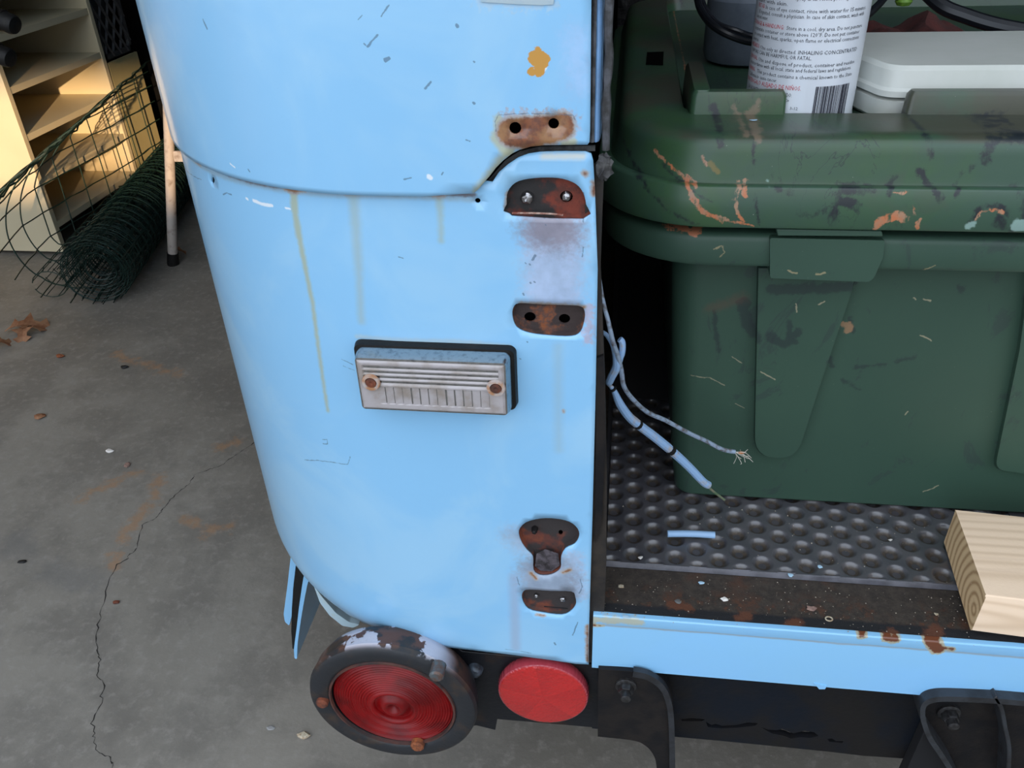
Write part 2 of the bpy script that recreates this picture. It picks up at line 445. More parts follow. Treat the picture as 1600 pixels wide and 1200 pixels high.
def sl(px, off=LO): return SP(px, off)
st_col = (.40, .40, .18)
streaks = [
    (line_segs(sl([(461, 298), (463, 330), (470, 370), (480, 420), (490, 470), (498, 530), (505, 580), (514, 640)]), [.0018, .0014, .0010, .0008, .0006, .0005, .0004]), st_col, .0026, .70),
    (line_segs(sl([(553, 302), (557, 350), (562, 420), (566, 500)]), [.0016, .0012, .0006]), (.36, .42, .33), .0045, .50),
    (line_segs(sl([(687, 306), (689, 335), (690, 375)]), [.0010, .0006]), (.38, .42, .25), .003, .5),
    (line_segs(sl([(872, 540), (873, 700)]), [.0005]), (.34, .42, .42), .006, .35),
    (line_segs(sl([(803, 900), (806, 1010)]), [.002]), (.33, .38, .52), .005, .55),
    (line_segs(sl([(560, 524), (640, 531), (720, 532), (795, 540)]), [.0005] * 3), (.5, .55, .5), .003, .5),
    (line_segs(sl([(278, 228), (300, 246), (330, 266), (370, 281), (420, 291), (480, 300), (600, 304), (740, 310)]), .0006), (.30, .33, .30), .0026, .45),
    (line_segs(sl([(290, 236), (310, 250), (340, 264), (400, 284), (480, 294), (560, 298), (650, 301), (742, 303)]), .0007), (.13, .085, .075), .0016, .85),
    (line_segs(sl([(850, 243), (910, 243)]), .0008), (.55, .56, .48), .003, .8),
]
haze = [
    (line_segs(sl([(850, 352), (872, 356)]), .009), (.20, .175, .21), .014, .85),
    (line_segs(sl([(866, 372), (864, 460)]), .013), (.34, .41, .56), .012, .85),
    (line_segs(sl([(855, 895), (858, 912)]), .018), (.24, .27, .34), .012, .85),
    (line_segs(sl([(820, 850), (805, 835)]), .004), (.30, .36, .46), .014, .7),
    (line_segs(sl([(895, 870), (905, 925)]), .004), (.32, .40, .54), .008, .8),
    (line_segs(sl([(920, 480), (920, 530)]), .0015), (.36, .33, .42), .004, .8),
]
rust = (line_segs(sl([(449, 293), (463, 297), (476, 294)]), .0013) + line_segs(sl([(538, 298), (556, 299), (570, 298)]), .001)
        + line_segs(sl([(680, 303), (694, 303)]), .0007) + line_segs(sl([(308, 250), (316, 256)]), .0009)
        + line_segs(sl([(815, 473), (912, 478)]), .0006) + line_segs(sl([(795, 300), (792, 325)]), .0006)
        + line_segs(sl([(928, 285), (929, 300)]), .0010) + line_segs(sl([(913, 268), (916, 270)]), .0008)
        + line_segs(sl([(918, 975), (918, 1030)]), .0007) + line_segs(sl([(880, 640), (881, 641)]), .0001)
        + line_segs(sl([(830, 893), (838, 902)]), .0012) + line_segs(sl([(880, 892), (890, 888)]), .001)
        + line_segs(sl([(840, 958), (850, 960)]), .0007))
scratch = (line_segs(sl([(478, 717), (500, 718), (520, 720), (545, 724), (549, 712)]), .0002) + line_segs(sl([(506, 685), (513, 685), (514, 692), (507, 692)]), .0003)
           + line_segs(sl([(352, 303), (358, 300), (365, 303)]), .0004) + line_segs(sl([(290, 256), (297, 268), (318, 280)]), .0002)
           + line_segs(sl([(836, 397), (833, 404)]), .0006) + line_segs(sl([(828, 411), (829, 412)]), .0004) + line_segs(sl([(821, 409), (822, 410)]), .0003) + line_segs(sl([(829, 440), (830, 441)]), .0004) + line_segs(sl([(835, 438), (836, 439)]), .0003) + line_segs(sl([(818, 457), (819, 459)]), .0004) + line_segs(sl([(852, 350), (853, 351)]), .0003) + line_segs(sl([(912, 385), (910, 400)]), .0002) + line_segs(sl([(824, 532), (825, 533)]), .0003) + line_segs(sl([(813, 558), (814, 559)]), .0003) + line_segs(sl([(850, 338), (851, 339)]), .0003)
           + line_segs(sl([(907, 903), (910, 915), (905, 925)]), .0003) + line_segs(sl([(808, 900), (812, 912)]), .0003)
           + line_segs(sl([(624, 400), (630, 402)]), .0003) + line_segs(sl([(903, 970), (895, 990)]), .0003)
           + line_segs(sl([(536, 560), (553, 568)]), .0001) + line_segs(sl([(538, 570), (556, 577)]), .0001)
           + line_segs(sl([(600, 985), (617, 994), (640, 1000), (660, 998)]), .00015) + line_segs(sl([(790, 1012), (830, 1018)]), .0002)
           + line_segs(sl([(866, 1002), (868, 1005)]), .0006) + line_segs(sl([(912, 300), (914, 320), (911, 345)]), .0003))
pale = line_segs(sl([(399, 312), (413, 318), (428, 320)]), .0008) + line_segs(sl([(449, 324), (456, 325)]), .0004) + line_segs(sl([(388, 309), (390, 310)]), .0005)
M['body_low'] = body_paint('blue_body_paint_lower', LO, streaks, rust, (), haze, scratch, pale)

step_y = SP([(838, 82), (842, 100), (852, 92), (848, 88)], UO)
up_rust = line_segs(SP([(799, 207), (858, 203)], UO), .0078) + line_segs(SP([(808, 217), (838, 219)], UO), .0050) + line_segs(SP([(862, 202), (877, 197)], UO), .0072)
up_haze = [(line_segs(SP([(786, 187), (888, 185)], UO), .0030), (.33, .34, .40), .0025, .85), (line_segs(SP([(889, 186), (888, 205)], UO), .0035), (.36, .42, .56), .004, .8),
           (line_segs(SP([(750, 2), (860, 4)], UO), .002), (.33, .45, .56), .003, .6),
           (line_segs(SP([(900, 60), (905, 130)], UO), .002), (.33, .45, .66), .012, .5)]
up_streak = [(line_segs(SP([(778, 185), (777, 215), (793, 233)], UO), [.0012, .003]), (.44, .47, .33), .0025, .85),
             (line_segs(SP([(882, 224), (895, 222)], UO), .0015), (.5, .48, .28), .002, .8)]
up_scr = (line_segs(SP([(775, 205), (774, 190), (778, 180), (800, 178), (850, 178), (896, 180), (899, 188)], UO), .0001) + line_segs(SP([(574, 72), (590, 55)], UO), .0004) + line_segs(SP([(569, 68), (571, 70)], UO), .0004) + line_segs(SP([(596, 25), (608, 8)], UO), .00025)
          + line_segs(SP([(664, 138), (673, 128)], UO), .0005) + line_segs(SP([(602, 94), (608, 91)], UO), .0009) + line_segs(SP([(714, 39), (715, 41)], UO), .0008)
          + line_segs(SP([(317, 30), (323, 45)], UO), .0004) + line_segs(SP([(740, 161), (741, 162)], UO), .0006) + line_segs(SP([(740, 96), (741, 97)], UO), .0004)
          + line_segs(SP([(632, 280), (642, 278)], UO), .0003) + line_segs(SP([(388, 265), (390, 268)], UO), .0005) + line_segs(SP([(690, 273), (692, 270)], UO), .0003)
          + line_segs(SP([(728, 218), (734, 221)], UO), .0003) + line_segs(SP([(560, 30), (566, 24)], UO), .0002))
up_yel = line_segs(SP([(840, 78), (838, 90), (845, 96), (842, 110)], UO), [.0018, .004, .003]) + line_segs(SP([(845, 88), (854, 92)], UO), .0022) + line_segs(SP([(830, 110), (832, 113)], UO), .0018)
up_pale = line_segs(SP([(670, 276), (672, 278)], UO), .0012) + line_segs(SP([(360, 256), (367, 262)], UO), .0003) + line_segs(SP([(848, 108), (850, 106)], UO), .0012)
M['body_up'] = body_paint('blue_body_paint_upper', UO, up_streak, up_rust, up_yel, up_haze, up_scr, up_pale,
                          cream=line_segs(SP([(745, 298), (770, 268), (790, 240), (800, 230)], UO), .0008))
M['body_plain'] = simple('blue_body_paint', BLUE, .3, .0, (.25, .54, .86), 10, coat=.3)

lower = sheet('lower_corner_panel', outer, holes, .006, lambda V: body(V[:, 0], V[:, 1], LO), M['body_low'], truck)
up_outer = list(step_u)
ur = SP([(921, 222), (922, 205), (923, 100), (924, 2)], UO)
up_outer += ur + [(ur[-1][0] - .004, 1.25), (.75, 1.25)]
for s in np.linspace(.75, s_step + .03, 60): up_outer.append((s, SEAM_Z - .001 + 0 * s))
uph = [np.array(SP(circ_px(805, 200, 9.5, 9.5), UO)), np.array(SP(circ_px(865, 193, 8.5, 8.5), UO))]
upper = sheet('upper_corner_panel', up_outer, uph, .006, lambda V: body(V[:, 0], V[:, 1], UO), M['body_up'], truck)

# pocket bottoms and walls
def pocket(px, depth, mat, holes_px=(), lab=None, wallmat=None):
    sz = np.array(SP(px, LO)); front = body(sz[:, 0], sz[:, 1], LO)
    cen = sz.mean(0); inner = cen + (sz - cen) * .93; back = body(inner[:, 0], inner[:, 1], LO - depth)
    g = G(); hs = []
    for h in holes_px:
        a = np.array(SP(h, LO - depth)); hs.append(body(a[:, 0], a[:, 1], LO - depth))
    g.prism(back, (0, .0012, 0), hs)
    n = len(front); g.add(np.concatenate([front + (0, .0002, 0), back]), [[i, (i + 1) % n, n + (i + 1) % n, n + i] for i in range(n)])
    return g.out('hinge_pocket', mat, lower, label=lab, sharp=40)
def pocket_mat(name, c1, c2, c3, sc=130, th=.5):
    n = N(name); a = n.noise(sc, 6, .65); b = n.noise(sc * .35, 4, .6)
    n.set(base=n.mix(n.ss(b, th - .06, th + .06), n.mix(n.ss(a, .4, .6), c1, c2), c3), rough=.75); n.bump(a, .8, .0012); return n.m
M['p2'] = pocket_mat('red_rust_and_black', (.17, .03, .015), (.09, .022, .014), (.018, .016, .016), 120, .50)
M['p3'] = pocket_mat('orange_rust_and_grime', (.22, .065, .02), (.09, .045, .035), (.035, .022, .02), 200, .46)
M['p4'] = pocket_mat('rust_and_torn_metal', (.10, .028, .02), (.16, .04, .018), (.03, .024, .024), 110, .45)
pocket(pk2, .003, M['p2'], [circ_px(885, 307, 10, 9)])
pocket(pk3, .003, M['p3'], [circ_px(828, 495, 9, 7.5), circ_px(882, 498, 9, 7.5)])
pocket(pk4, .004, M['p4'], [circ_px(876, 832, 3.5, 4)])
pocket(pk5, .003, M['p4'])
def nub(px, py, r, mat, dep=.003, h=.0025, name='bolt_stub', rough=True):
    p = onY(px, py, dep); prof = [(r * 1.1, -.004), (r, h * .4), (r * .7, h), (r * .25, h * 1.15), (0.0001, h * .9)]
    g = G().lathe(prof, p, (0, -1, 0), 9)
    if rough: g.v = [tuple(np.array(q) + rng.normal(0, r * .07, 3)) for q in g.v]
    g.out(name, mat, lower, label='bright steel bolt stub' if mat is M['steel'] else None)
nub(823, 309, .0036, M['steel']); nub(885, 306, .0030, M['steel'], dep=.006)
nub(835, 829, .0022, M['black_metal']); nub(838, 931, .0018, M['steel'], h=.001); nub(879, 937, .0022, M['steel'], h=.001)
# torn flap in the fourth pocket and dark ledge strip at second
fl = onY(834, 852, .001); g = G()
pts = np.array([onY(x, y, .0015) for x, y in [(838, 866), (852, 858), (872, 866), (875, 884), (862, 894), (845, 893), (836, 884)]])
pts[:, 1] += rng.uniform(-.001, .001, len(pts)); c = pts.mean(0) + (0, -.0015, 0)
g.add(np.vstack([pts, c]), [[i, (i + 1) % 7, 7] for i in range(7)]); g.out('torn_flap', simple('torn_grey_metal', (.10, .085, .10), .6, .2, (.03, .025, .028), 200, .8, 500), lower, smooth=False)
g = G().tube([onY(x, y, .0005) for x, y in [(800, 333), (830, 333), (860, 334), (880, 336)]], .0006, 6)
g.out('pocket_lip', simple('worn_lip', (.45, .33, .27), .7, .0, (.2, .05, .03), 300), lower)
# dark back sheet so the holes look into the dark double skin
G().box((-.14, .012, .34), (-.02, .014, .80)).out('inner_skin', M['hole'], truck, smooth=False)

# rest of the truck body (mostly out of frame): roof, far side, inner walls
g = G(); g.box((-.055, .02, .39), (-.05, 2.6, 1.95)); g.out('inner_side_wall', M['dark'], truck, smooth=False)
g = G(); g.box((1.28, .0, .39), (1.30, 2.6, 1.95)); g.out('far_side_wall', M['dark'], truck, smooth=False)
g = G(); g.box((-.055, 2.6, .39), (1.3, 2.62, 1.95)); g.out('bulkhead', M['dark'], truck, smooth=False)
g = G(); g.box((-.365, .1, 1.95), (1.6, 2.62, 1.99)); g.box((-.05, .0, 1.62), (1.3, .05, 1.95)); g.out('roof', M['body_plain'], truck, smooth=False)
g = G(); g.box((-.33, .16, 1.24), (-.05, 2.6, 1.96)); g.box((-.2, .03, 1.24), (-.05, .17, 1.96)); g.out('upper_side_shell', M['body_plain'], truck, bevel=.01)

# door jamb: grimy edge below the seam, blue channel and weatherstrip above
g = G(); J = lambda pts, y: [onY(a, b, y) for a, b in pts]
g.prism(J([(928, 262), (944, 262), (941, 330), (938, 420), (945, 600), (948, 760), (947, 885), (944, 960), (928, 1000), (924, 1035), (914, 1035), (914, 262)], .004), (0, .008, 0))
g.out('door_jamb', simple('grimy_jamb', (.012, .010, .009), .7, .0, (.030, .022, .016), 50, .5, 220), truck)
g = G(); g.prism(J([(932, 560), (943, 556), (945, 590), (946, 700), (940, 820), (930, 850)], .001), (0, .003, 0)); g.out('jamb_strip', M['black_metal'], truck)
g = G(); g.box((onY(925, 100, .0)[0], .004, onY(930, 225, .004)[2]), (onY(941, 100, .004)[0], .02, 1.25)); g.out('door_channel', simple('faded_blue_paint', (.20, .40, .70), .45, .0, (.16, .29, .5), 60, .4, 150), truck, bevel=.003)
g = G(); g.tube([(onY(927, 100, .0)[0], .003, z) for z in np.linspace(onY(930, 222, .003)[2], 1.25, 14)], .0013, 6); g.out('channel_seam', M['grey_seal'], truck)
ws = []
for z in np.linspace(onY(950, 238, .0)[2], 1.25, 60): ws.append((onY(949, 100, 0)[0] + rng.normal(0, .0003), .004 + rng.normal(0, .0004), z))
g = G().tube(ws, [abs(.0024 + rng.normal(0, .0003)) for _ in ws], 8); g.out('weatherstrip', M['grey_seal'], truck)
cl = onY(944, 250, .002); g = G().lathe([(.001, -.003), (.0030, -.002), (.0036, .0), (.0042, .002), (.0038, .005), (.0034, .008), (.0005, .011)], cl, (0, 0, -1), 16)
g.v = [tuple(np.array(q) + rng.normal(0, .0007, 3)) for q in g.v]; g.out('torn_seal_clump', simple('grimy_seal', (.035, .035, .038), .8, .0, (.09, .09, .09), 150, .7, 300), truck)
# dark seam filler between panels (grimy gap)
pts = np.array([onY(x, y, .003) for x, y in [(738, 303), (765, 279), (790, 250), (812, 236), (845, 229), (880, 228), (930, 228), (930, 236), (880, 238), (845, 240), (815, 249), (792, 263), (772, 288), (750, 306)]])
G().prism(pts, (0, .002, 0)).out('seam_gap', simple('seam_grime', (.012, .012, .012), .8, .0, (.05, .05, .05), 200, .4), truck, smooth=False)

# ---- side marker lamp
lx = [onY(*p, 0) for p in [(554, 534), (804, 541), (809, 632), (568, 628)]]
x0 = -.171; x1 = -.064; z0 = .586; z1 = .634
def yrect(x0, x1, z0, z1, y, r, n=5):
    q = rrect(x0, x1, z0, z1, 0, r, n); return np.stack([q[:, 0], np.full(len(q), y), q[:, 1]], 1)
lamp = G().loft([yrect(x0, x1, z0, z1, .001, .005), yrect(x0 + .001, x1 - .001, z0 + .001, z1 - .001, -.0045, .004)]).out('marker_lamp', M['rubber'], truck, label='rectangular clear marker lamp on its black gasket')
G().loft([yrect(x0 + .003, x1 - .003, z0 + .003, z1 - .002, -.004, .004), yrect(x0 + .004, x1 - .0035, z0 + .004, z1 - .0025, -.013, .0035),
          yrect(x0 + .005, x1 - .005, z0 + .005, z1 - .0035, -.0165, .0025), yrect(x0 + .0075, x1 - .0075, z0 + .0075, z1 - .0065, -.0168, .0015)], cap0=False).out('bezel', M['chrome'], lamp, label='dull chrome bezel')
n = N('frosted_lens'); n.set(base=n.mix(n.ss(n.noise(60, 5), .4, .7), (.40, .37, .38), (.27, .23, .20)), rough=.28, spec=.6, coat=.3)
sepc, sp_ = n.xz((-.15, .3, 0)); n.bump(n.noise(300, 3), .1)
M['lens'] = n.m
LX0, LX1, LZ0, LZ1 = x0 + .006, x1 - .006, z0 + .006, z1 - .005
g = G(); nx_, nz_ = 120, 70; v = []; zc = LZ0 + (LZ1 - LZ0) * .50
for j in range(nz_ + 1):
    for i in range(nx_ + 1):
        u = i / nx_; t = j / nz_; x = LX0 + (LX1 - LX0) * u; z = LZ0 + (LZ1 - LZ0) * t; y = -.0178
        e = min(u * (LX1 - LX0), (1 - u) * (LX1 - LX0), t * (LZ1 - LZ0), (1 - t) * (LZ1 - LZ0))
        if e < .0012: y += .0012 * (1 - e / .0012)
        elif .10 < u < .90 or t > .5:
            if t > .52 and .04 < u < .96:
                k = (t - .52) / .40
                if k < 1: y += .0012 * abs(math.sin(k * math.pi * 4))
            elif t < .48 and t > .12 and .12 < u < .9:
                y += .0012 * (((u - .12) / .78 * 13) % 1)
        v.append((x, y, z))
f = [[j * (nx_ + 1) + i, j * (nx_ + 1) + i + 1, (j + 1) * (nx_ + 1) + i + 1, (j + 1) * (nx_ + 1) + i] for j in range(nz_) for i in range(nx_)]
g.add(v, f); g.out('lens', M['lens'], lamp, sharp=20, label='cloudy ribbed lens')
for p in ((580, 597), (775, 606)):
    q = onY(*p, -.018)
    G().lathe([(.0062, .0), (.0058, .0012), (.0040, .0014), (.0036, .0002), (.0001, .0001)], q, (0, -1, 0), 20).out('screw_boss', simple('rust_ringed_boss', (.45, .40, .38), .5, .0, (.40, .20, .10), 200), lamp)
    G().lathe([(.0038, .0), (.0034, .0013), (.0015, .0016), (.0001, .0008)], q, (0, -1, 0), 16).out('screw', M['rust'], lamp, label='rusty brown screw')

# ---- tail lamp
tcn = np.array((-.1805, -.02, .283)); TR = .0725
tail = G().lathe([(.040, .034), (.060, .032), (.0690, .025), (.0728, .015), (.0732, .006), (TR + .0015, .003), (TR, -.001), (TR - .003, -.003), (.060, -.003), (.0565, -.0015), (.0545, .001), (.0545, .010), (.052, .012)], tcn, (0, 1, 0), 72)
n = N('peeling_black_paint'); a = n.noise(22, 5, .6, co=n.vec('ADD', n.co, (3.1, .2, 1.7))); sxz, sep = n.xz((-.15, .3, 0))
up = n.ss(sep.outputs[2], .325, .345); yy = n.ss(sep.outputs[1], -.022, -.016)
white = n.math('MULTIPLY', n.math('MULTIPLY', n.ss(a, .47, .49), up), yy); rustf = n.math('MULTIPLY', n.ss(n.noise(45, 5), .42, .5), n.math('MULTIPLY', n.ss(sep.outputs[2], .30, .34), yy))
c = n.mix(n.ss(n.noise(50, 5), .5, .75), (.016, .018, .022), (.05, .032, .022)); c = n.mix(rustf, c, (.10, .045, .03)); c = n.mix(white, c, (.52, .52, .60))
n.set(base=c, rough=.45); n.bump(n.math('ADD', n.noise(200, 4), n.math('MULTIPLY', white, 2.0)), .4, .0008)
M['tail'] = n.m
tail = tail.out('tail_lamp', M['tail'], truck, label='round black tail lamp with peeling white paint on its top')
prof = []
for k in range(0, 121):
    r = .0545 * (1 - k / 120); h = -.002 - .006 * (1 - (r / .0545) ** 2)
    if r > .022: h += .0005 * math.cos(k * 2 * math.pi / 5.2)
    elif r > .017: h -= .0016 * math.sin((.022 - r) / .005 * math.pi)
    else: h += .0022 * math.cos(r / .017 * math.pi * 2.2) + .001
    prof.append((max(r, .0001), h))
n = N('red_lens'); n.set(base=(.42, .006, .008), rough=.36, coat=.0, spec=.3); n.b.inputs['Subsurface Weight'].default_value = 0; n.bump(n.noise(150, 3), .05)
sxz, sep = n.xz((-.15, .3, 0)); n.set(base=n.mix(n.ss(n.noise(28, 4), .4, .65), (.21, .003, .004), (.11, .002, .003)))
M['red'] = n.m
G().lathe(prof, tcn + (.002, .003, 0), (0, 1, 0), 72, close=False).out('lens', M['red'], tail, sharp=50, label='red lens with fine concentric rings')
G().lathe([(.0565, .0), (.0555, -.0025), (.0540, -.0025), (.0535, .0)], tcn, (0, 1, 0), 60, close=False).out('gasket_ring', simple('rust_tinted_ring', (.10, .035, .025), .6, .0, (.03, .02, .02), 60), tail)
for p, m, r in (((682, 1056), simple('dull_grey_cap', (.10, .12, .13), .5, .3, (.12, .06, .04), 200), .0062), ((503, 1099), M['rust'], .0055), ((652, 1166), M['rust_orange'], .0062)):
    hh = .008 if p[1] == 1056 else .0015; q = onY(*p, -.0235 - hh); G().lathe([(r * .8, .004 + hh), (r, .003 + hh), (r, -.0005), (r * .75, -.002), (.0001, -.002)], q, (0, 1, 0), 12).out('screw', m, tail, label='rust orange screw' if m is M['rust_orange'] else None)

# ---- reflector
rc = np.array((-.052, .004, .2835))
prof = [(.0385, .008), (.0400, .004), (.0395, .0), (.0388, -.0022), (.0370, -.0032)] + [(.0365 * (1 - k / 12) + .0001, -.0033 - .0022 * (1 - (1 - k / 12) ** 2)) for k in range(13)]
n = N('red_reflector'); sxz, sep = n.xz((-.15, .3, 0)); rel = n.vec('SUBTRACT', sxz, (float(rc[0]), float(rc[2]), 0))
vr = n.t.nodes.new('ShaderNodeTexVoronoi'); vr.inputs['Scale'].default_value = 420; n.t.links.new(sxz, vr.inputs['Vector'])
s2 = n.t.nodes.new('ShaderNodeSeparateXYZ'); n.t.links.new(rel, s2.inputs[0]); ang = n.math('ARCTAN2', s2.outputs[1], s2.outputs[0])
sect = n.math('FRACT', n.math('MULTIPLY', n.math('ADD', ang, 3.3), 5 / (2 * math.pi)))
rad = n.vec('LENGTH', rel, out=1)
col = n.mix(n.math('MULTIPLY', sect, .45), (.50, .014, .014), (.33, .009, .011)); col = n.mix(n.ss(rad, .0370, .0385), col, (.40, .05, .07))
n.set(base=col, rough=.2, coat=.6, spec=.6); n.bump(vr.outputs['Distance'], .6, .0012)
M['reflector'] = n.m
refl = G().lathe(prof, rc, (0, 1, 0), 60).out('reflector', M['reflector'], truck, label='round bright red reflector')

# ---- plates, beam, brackets below the sill
def plate(name, px, y, th, mat, holes_px=(), r=0, **k):
    px = round_poly(px, r) if r else np.array(px, float)
    return G().prism([onY(a, b, y) for a, b in px], (0, th, 0), [[onY(a, b, y) for a, b in h] for h in holes_px]).out(name, mat, truck, **k)
plate('lamp_mounting_plate', [(600, 1005), (715, 1012), (722, 1018), (800, 1025), (935, 1040), (940, 1138), (870, 1132), (777, 1124), (774, 1141), (745, 1134), (720, 1136), (690, 1150), (600, 1150)], .012, .004, M['rusty_black'], bevel=.0006)
q = onY(743, 1044, .012); G().lathe([(.007, .0), (.0065, -.004), (.0045, -.007), (.0015, -.008), (.0001, -.008)], q, (0, 1, 0), 16).out('rivet', simple('bluish_worn_rivet', (.10, .13, .17), .4, .3, (.02, .02, .025), 90), truck)
# beam with ragged rust holes near its lower edge
bm_px = [(925, 1030), (1600, 1085), (1900, 1110), (1900, 1225), (1440, 1187), (1350, 1181), (1290, 1174), (1200, 1165), (1130, 1158), (1040, 1150), (925, 1138)]
rag = [[(1064, 1124), (1080, 1122), (1102, 1124), (1096, 1127), (1066, 1127)],
       [(1103, 1128), (1112, 1133), (1118, 1131), (1128, 1134), (1150, 1133), (1168, 1129), (1184, 1130), (1180, 1134), (1152, 1137), (1128, 1138), (1114, 1137), (1106, 1136)],
       [(1190, 1137), (1200, 1140), (1214, 1141), (1222, 1139), (1232, 1143), (1240, 1146), (1256, 1142), (1272, 1144), (1279, 1150), (1266, 1153), (1250, 1152), (1236, 1154), (1226, 1150), (1206, 1146)],
       [(1292, 1155), (1300, 1154), (1306, 1158), (1318, 1158), (1316, 1161), (1296, 1159)]]
G().prism([onY(a, b, .02) for a, b in bm_px], (0, .006, 0), [[onY(a, b, .02) for a, b in h] for h in rag]).out('chassis_beam', simple('dark_blue_black_paint', (.004, .007, .013), .5, .0, (.010, .009, .009), 20, .5, 120, spec=.22), truck, sharp=30)
G().box((-.02, .06, .23), (.75, .064, .34)).out('inner_beam', M['dark'], truck, smooth=False)
G().box((-.02, .026, .337), (.75, .064, .341)).out('beam_web', M['dark'], truck, smooth=False)
out_l = smooth_loop([(935, 1046), (985, 1049), (1015, 1055), (1038, 1072), (1050, 1100), (1054, 1140), (1055, 1200), (1056, 1260)], 6, closed=False)
in_l = smooth_loop([(1030, 1260), (1026, 1200), (1021, 1180), (1008, 1165), (988, 1157), (934, 1151)], 6, closed=False)
plate('tow_bracket', np.vstack([out_l, in_l]), -.004, .014, M['black_metal'], bevel=.0012)
M['flange'] = simple('scuffed_grey_black_steel', (.030, .034, .040), .5, .1, (.016, .016, .018), 60, .4, 200)
def bolt(px, py, y, parent, mat, s=1.0, ln=.014):
    q = onY(px, py, y); g = G()
    g.lathe([(.0088 * s, .0), (.0088 * s, -.002), (.0078 * s, -.0026)], q, (0, 1, 0), 20)
    g.lathe([(.0066 * s, -.002), (.0066 * s, -.007 * s), (.0058 * s, -.0085 * s)], q, (0, 1, 0), 6)
    g.lathe([(.0042 * s, -.007 * s), (.0042 * s, -ln), (.0030 * s, -ln - .0008)], q, (0, 1, 0), 14)
    g.out('bolt', mat, parent)
M['bolt'] = simple('oily_bolt', (.05, .05, .052), .35, .4, (.022, .02, .02), 300)
bolt(978, 1070, -.004, truck, M['bolt'])
# right hand shackle: curved flange strips with a black plate inside
def strip(px, y0, y1, wpx, mat, name):
    a = smooth_loop(px, 6, closed=False); t = np.gradient(a, axis=0); t /= np.linalg.norm(t, axis=1)[:, None]; nrm = np.stack([-t[:, 1], t[:, 0]], 1)
    G().prism([onY(u, v, y0) for u, v in np.vstack([a, (a + nrm * wpx)[::-1]])], (0, y1 - y0, 0)).out(name, mat, truck, bevel=.0008)
strip([(990, 1049), (1015, 1055), (1038, 1072), (1050, 1100), (1054, 1140), (1055, 1200), (1056, 1260)], -.007, -.002, 9, simple('bracket_edge_highlight', (.026, .029, .035), .45, .1, (.015, .015, .017), 60, .3, 200), 'bracket_edge')  # lighter flange side: the bracket's edge highlight put into its colour
strip([(1620, 1097), (1560, 1092), (1500, 1089), (1466, 1089), (1446, 1095), (1438, 1108), (1440, 1130), (1450, 1156), (1466, 1180), (1485, 1210), (1500, 1240)], -.008, .018, -8, M['flange'], 'shackle_flange')
plate('shackle_plate', [(1446, 1095), (1600, 1098), (1600, 1240), (1500, 1240), (1460, 1165), (1442, 1120)], .012, .006, M['black_metal'])
strip([(1552, 1092), (1562, 1110), (1568, 1140), (1574, 1175), (1570, 1240)], -.008, .014, -7, M['flange'], 'shackle_web')
plate('shackle_gusset', [(1446, 1140), (1400, 1240), (1500, 1240), (1484, 1200), (1462, 1170)], .008, .012, simple('grey_black_gusset', (.016, .016, .018), .6, spec=.2), bevel=.001)
bolt(1482, 1112, .012, truck, M['bolt'], 1.05)

# ---- sill
sx = np.linspace(-.0105, .75, 60)
zt, zl, zb = .3905, .381, .326
n = N('sill_paint'); sxz, sep = n.xz((-.15, .3, 0)); nf = n.noise(120, 6, .7); nf2 = n.noise(25, 4, .6)
base = n.mix(n.ss(n.noise(9, 4), .4, .7), BLUE, (.25, .54, .86))
ln = n.math('ABSOLUTE', n.math('SUBTRACT', sep.outputs[2], n.math('ADD', .3795, n.math('MULTIPLY', n.math('SUBTRACT', nf2, .5), .004))))
base = n.mix(n.math('MULTIPLY', n.ss(ln, .0014, .0004), .8), base, (.30, .37, .42))
def at(px, py, y=0.0): q = onY(px, py, y); return (q[0], q[2])
yl = n.math('ADD', n.lines(sxz, line_segs([at(932, 968), at(1000, 972)], .002)), n.math('MULTIPLY', n.math('SUBTRACT', nf, .5), .012)); base = n.mix(n.math('MULTIPLY', n.ss(yl, .003, 0), .8), base, (.50, .48, .32))
rs = n.math('ADD', n.lines(sxz, line_segs([at(928, 977), at(940, 978)], .0008) + line_segs([at(1345, 994), at(1349, 994)], .002) + line_segs([at(1385, 998), at(1397, 1000)], .003) + line_segs([at(1455, 1000), at(1465, 1014)], .005) + line_segs([at(1465, 1012), at(1488, 1014)], .0015)), n.math('MULTIPLY', n.math('SUBTRACT', nf, .5), .009))
base = n.mix(n.ss(rs, .002, .0008), base, (.42, .40, .30)); base = n.mix(n.ss(rs, .0003, -.001), base, (.16, .05, .022))
n.set(base=base, rough=.3, coat=.3); n.bump(n.math('ADD', nf2, n.math('MULTIPLY', nf, .2)), .2, .0015)
M['sill'] = n.m
prof = [(.012, zt - .0002), (.004, zt), (.0008, zt - .0006), (0, zt - .0016), (-.0001, zl), (.0003, zl - .001), (0, zl - .003), (0, zb + .001), (.001, zb), (.012, zb)]
g = G(); v = []; m = len(prof)
for x in sx:
    for k, (y, z) in enumerate(prof): v.append((x, y, z + (rng.normal(0, .00006) if k < 3 else 0)))
f = [[i * m + k, (i + 1) * m + k, (i + 1) * m + k + 1, i * m + k + 1] for i in range(len(sx) - 1) for k in range(m - 1)] + [list(range(m)), [(len(sx) - 1) * m + k for k in range(m)][::-1]]
g.add(v, f); g.out('rear_sill', M['sill'], truck, label='pale blue sill with rust spots along its top edge')
# chip that hangs at the sill's lower edge
plate('bent_tab', [(1272, 1068), (1292, 1072), (1289, 1077), (1280, 1077)], -.0008, .001, M['body_plain'])

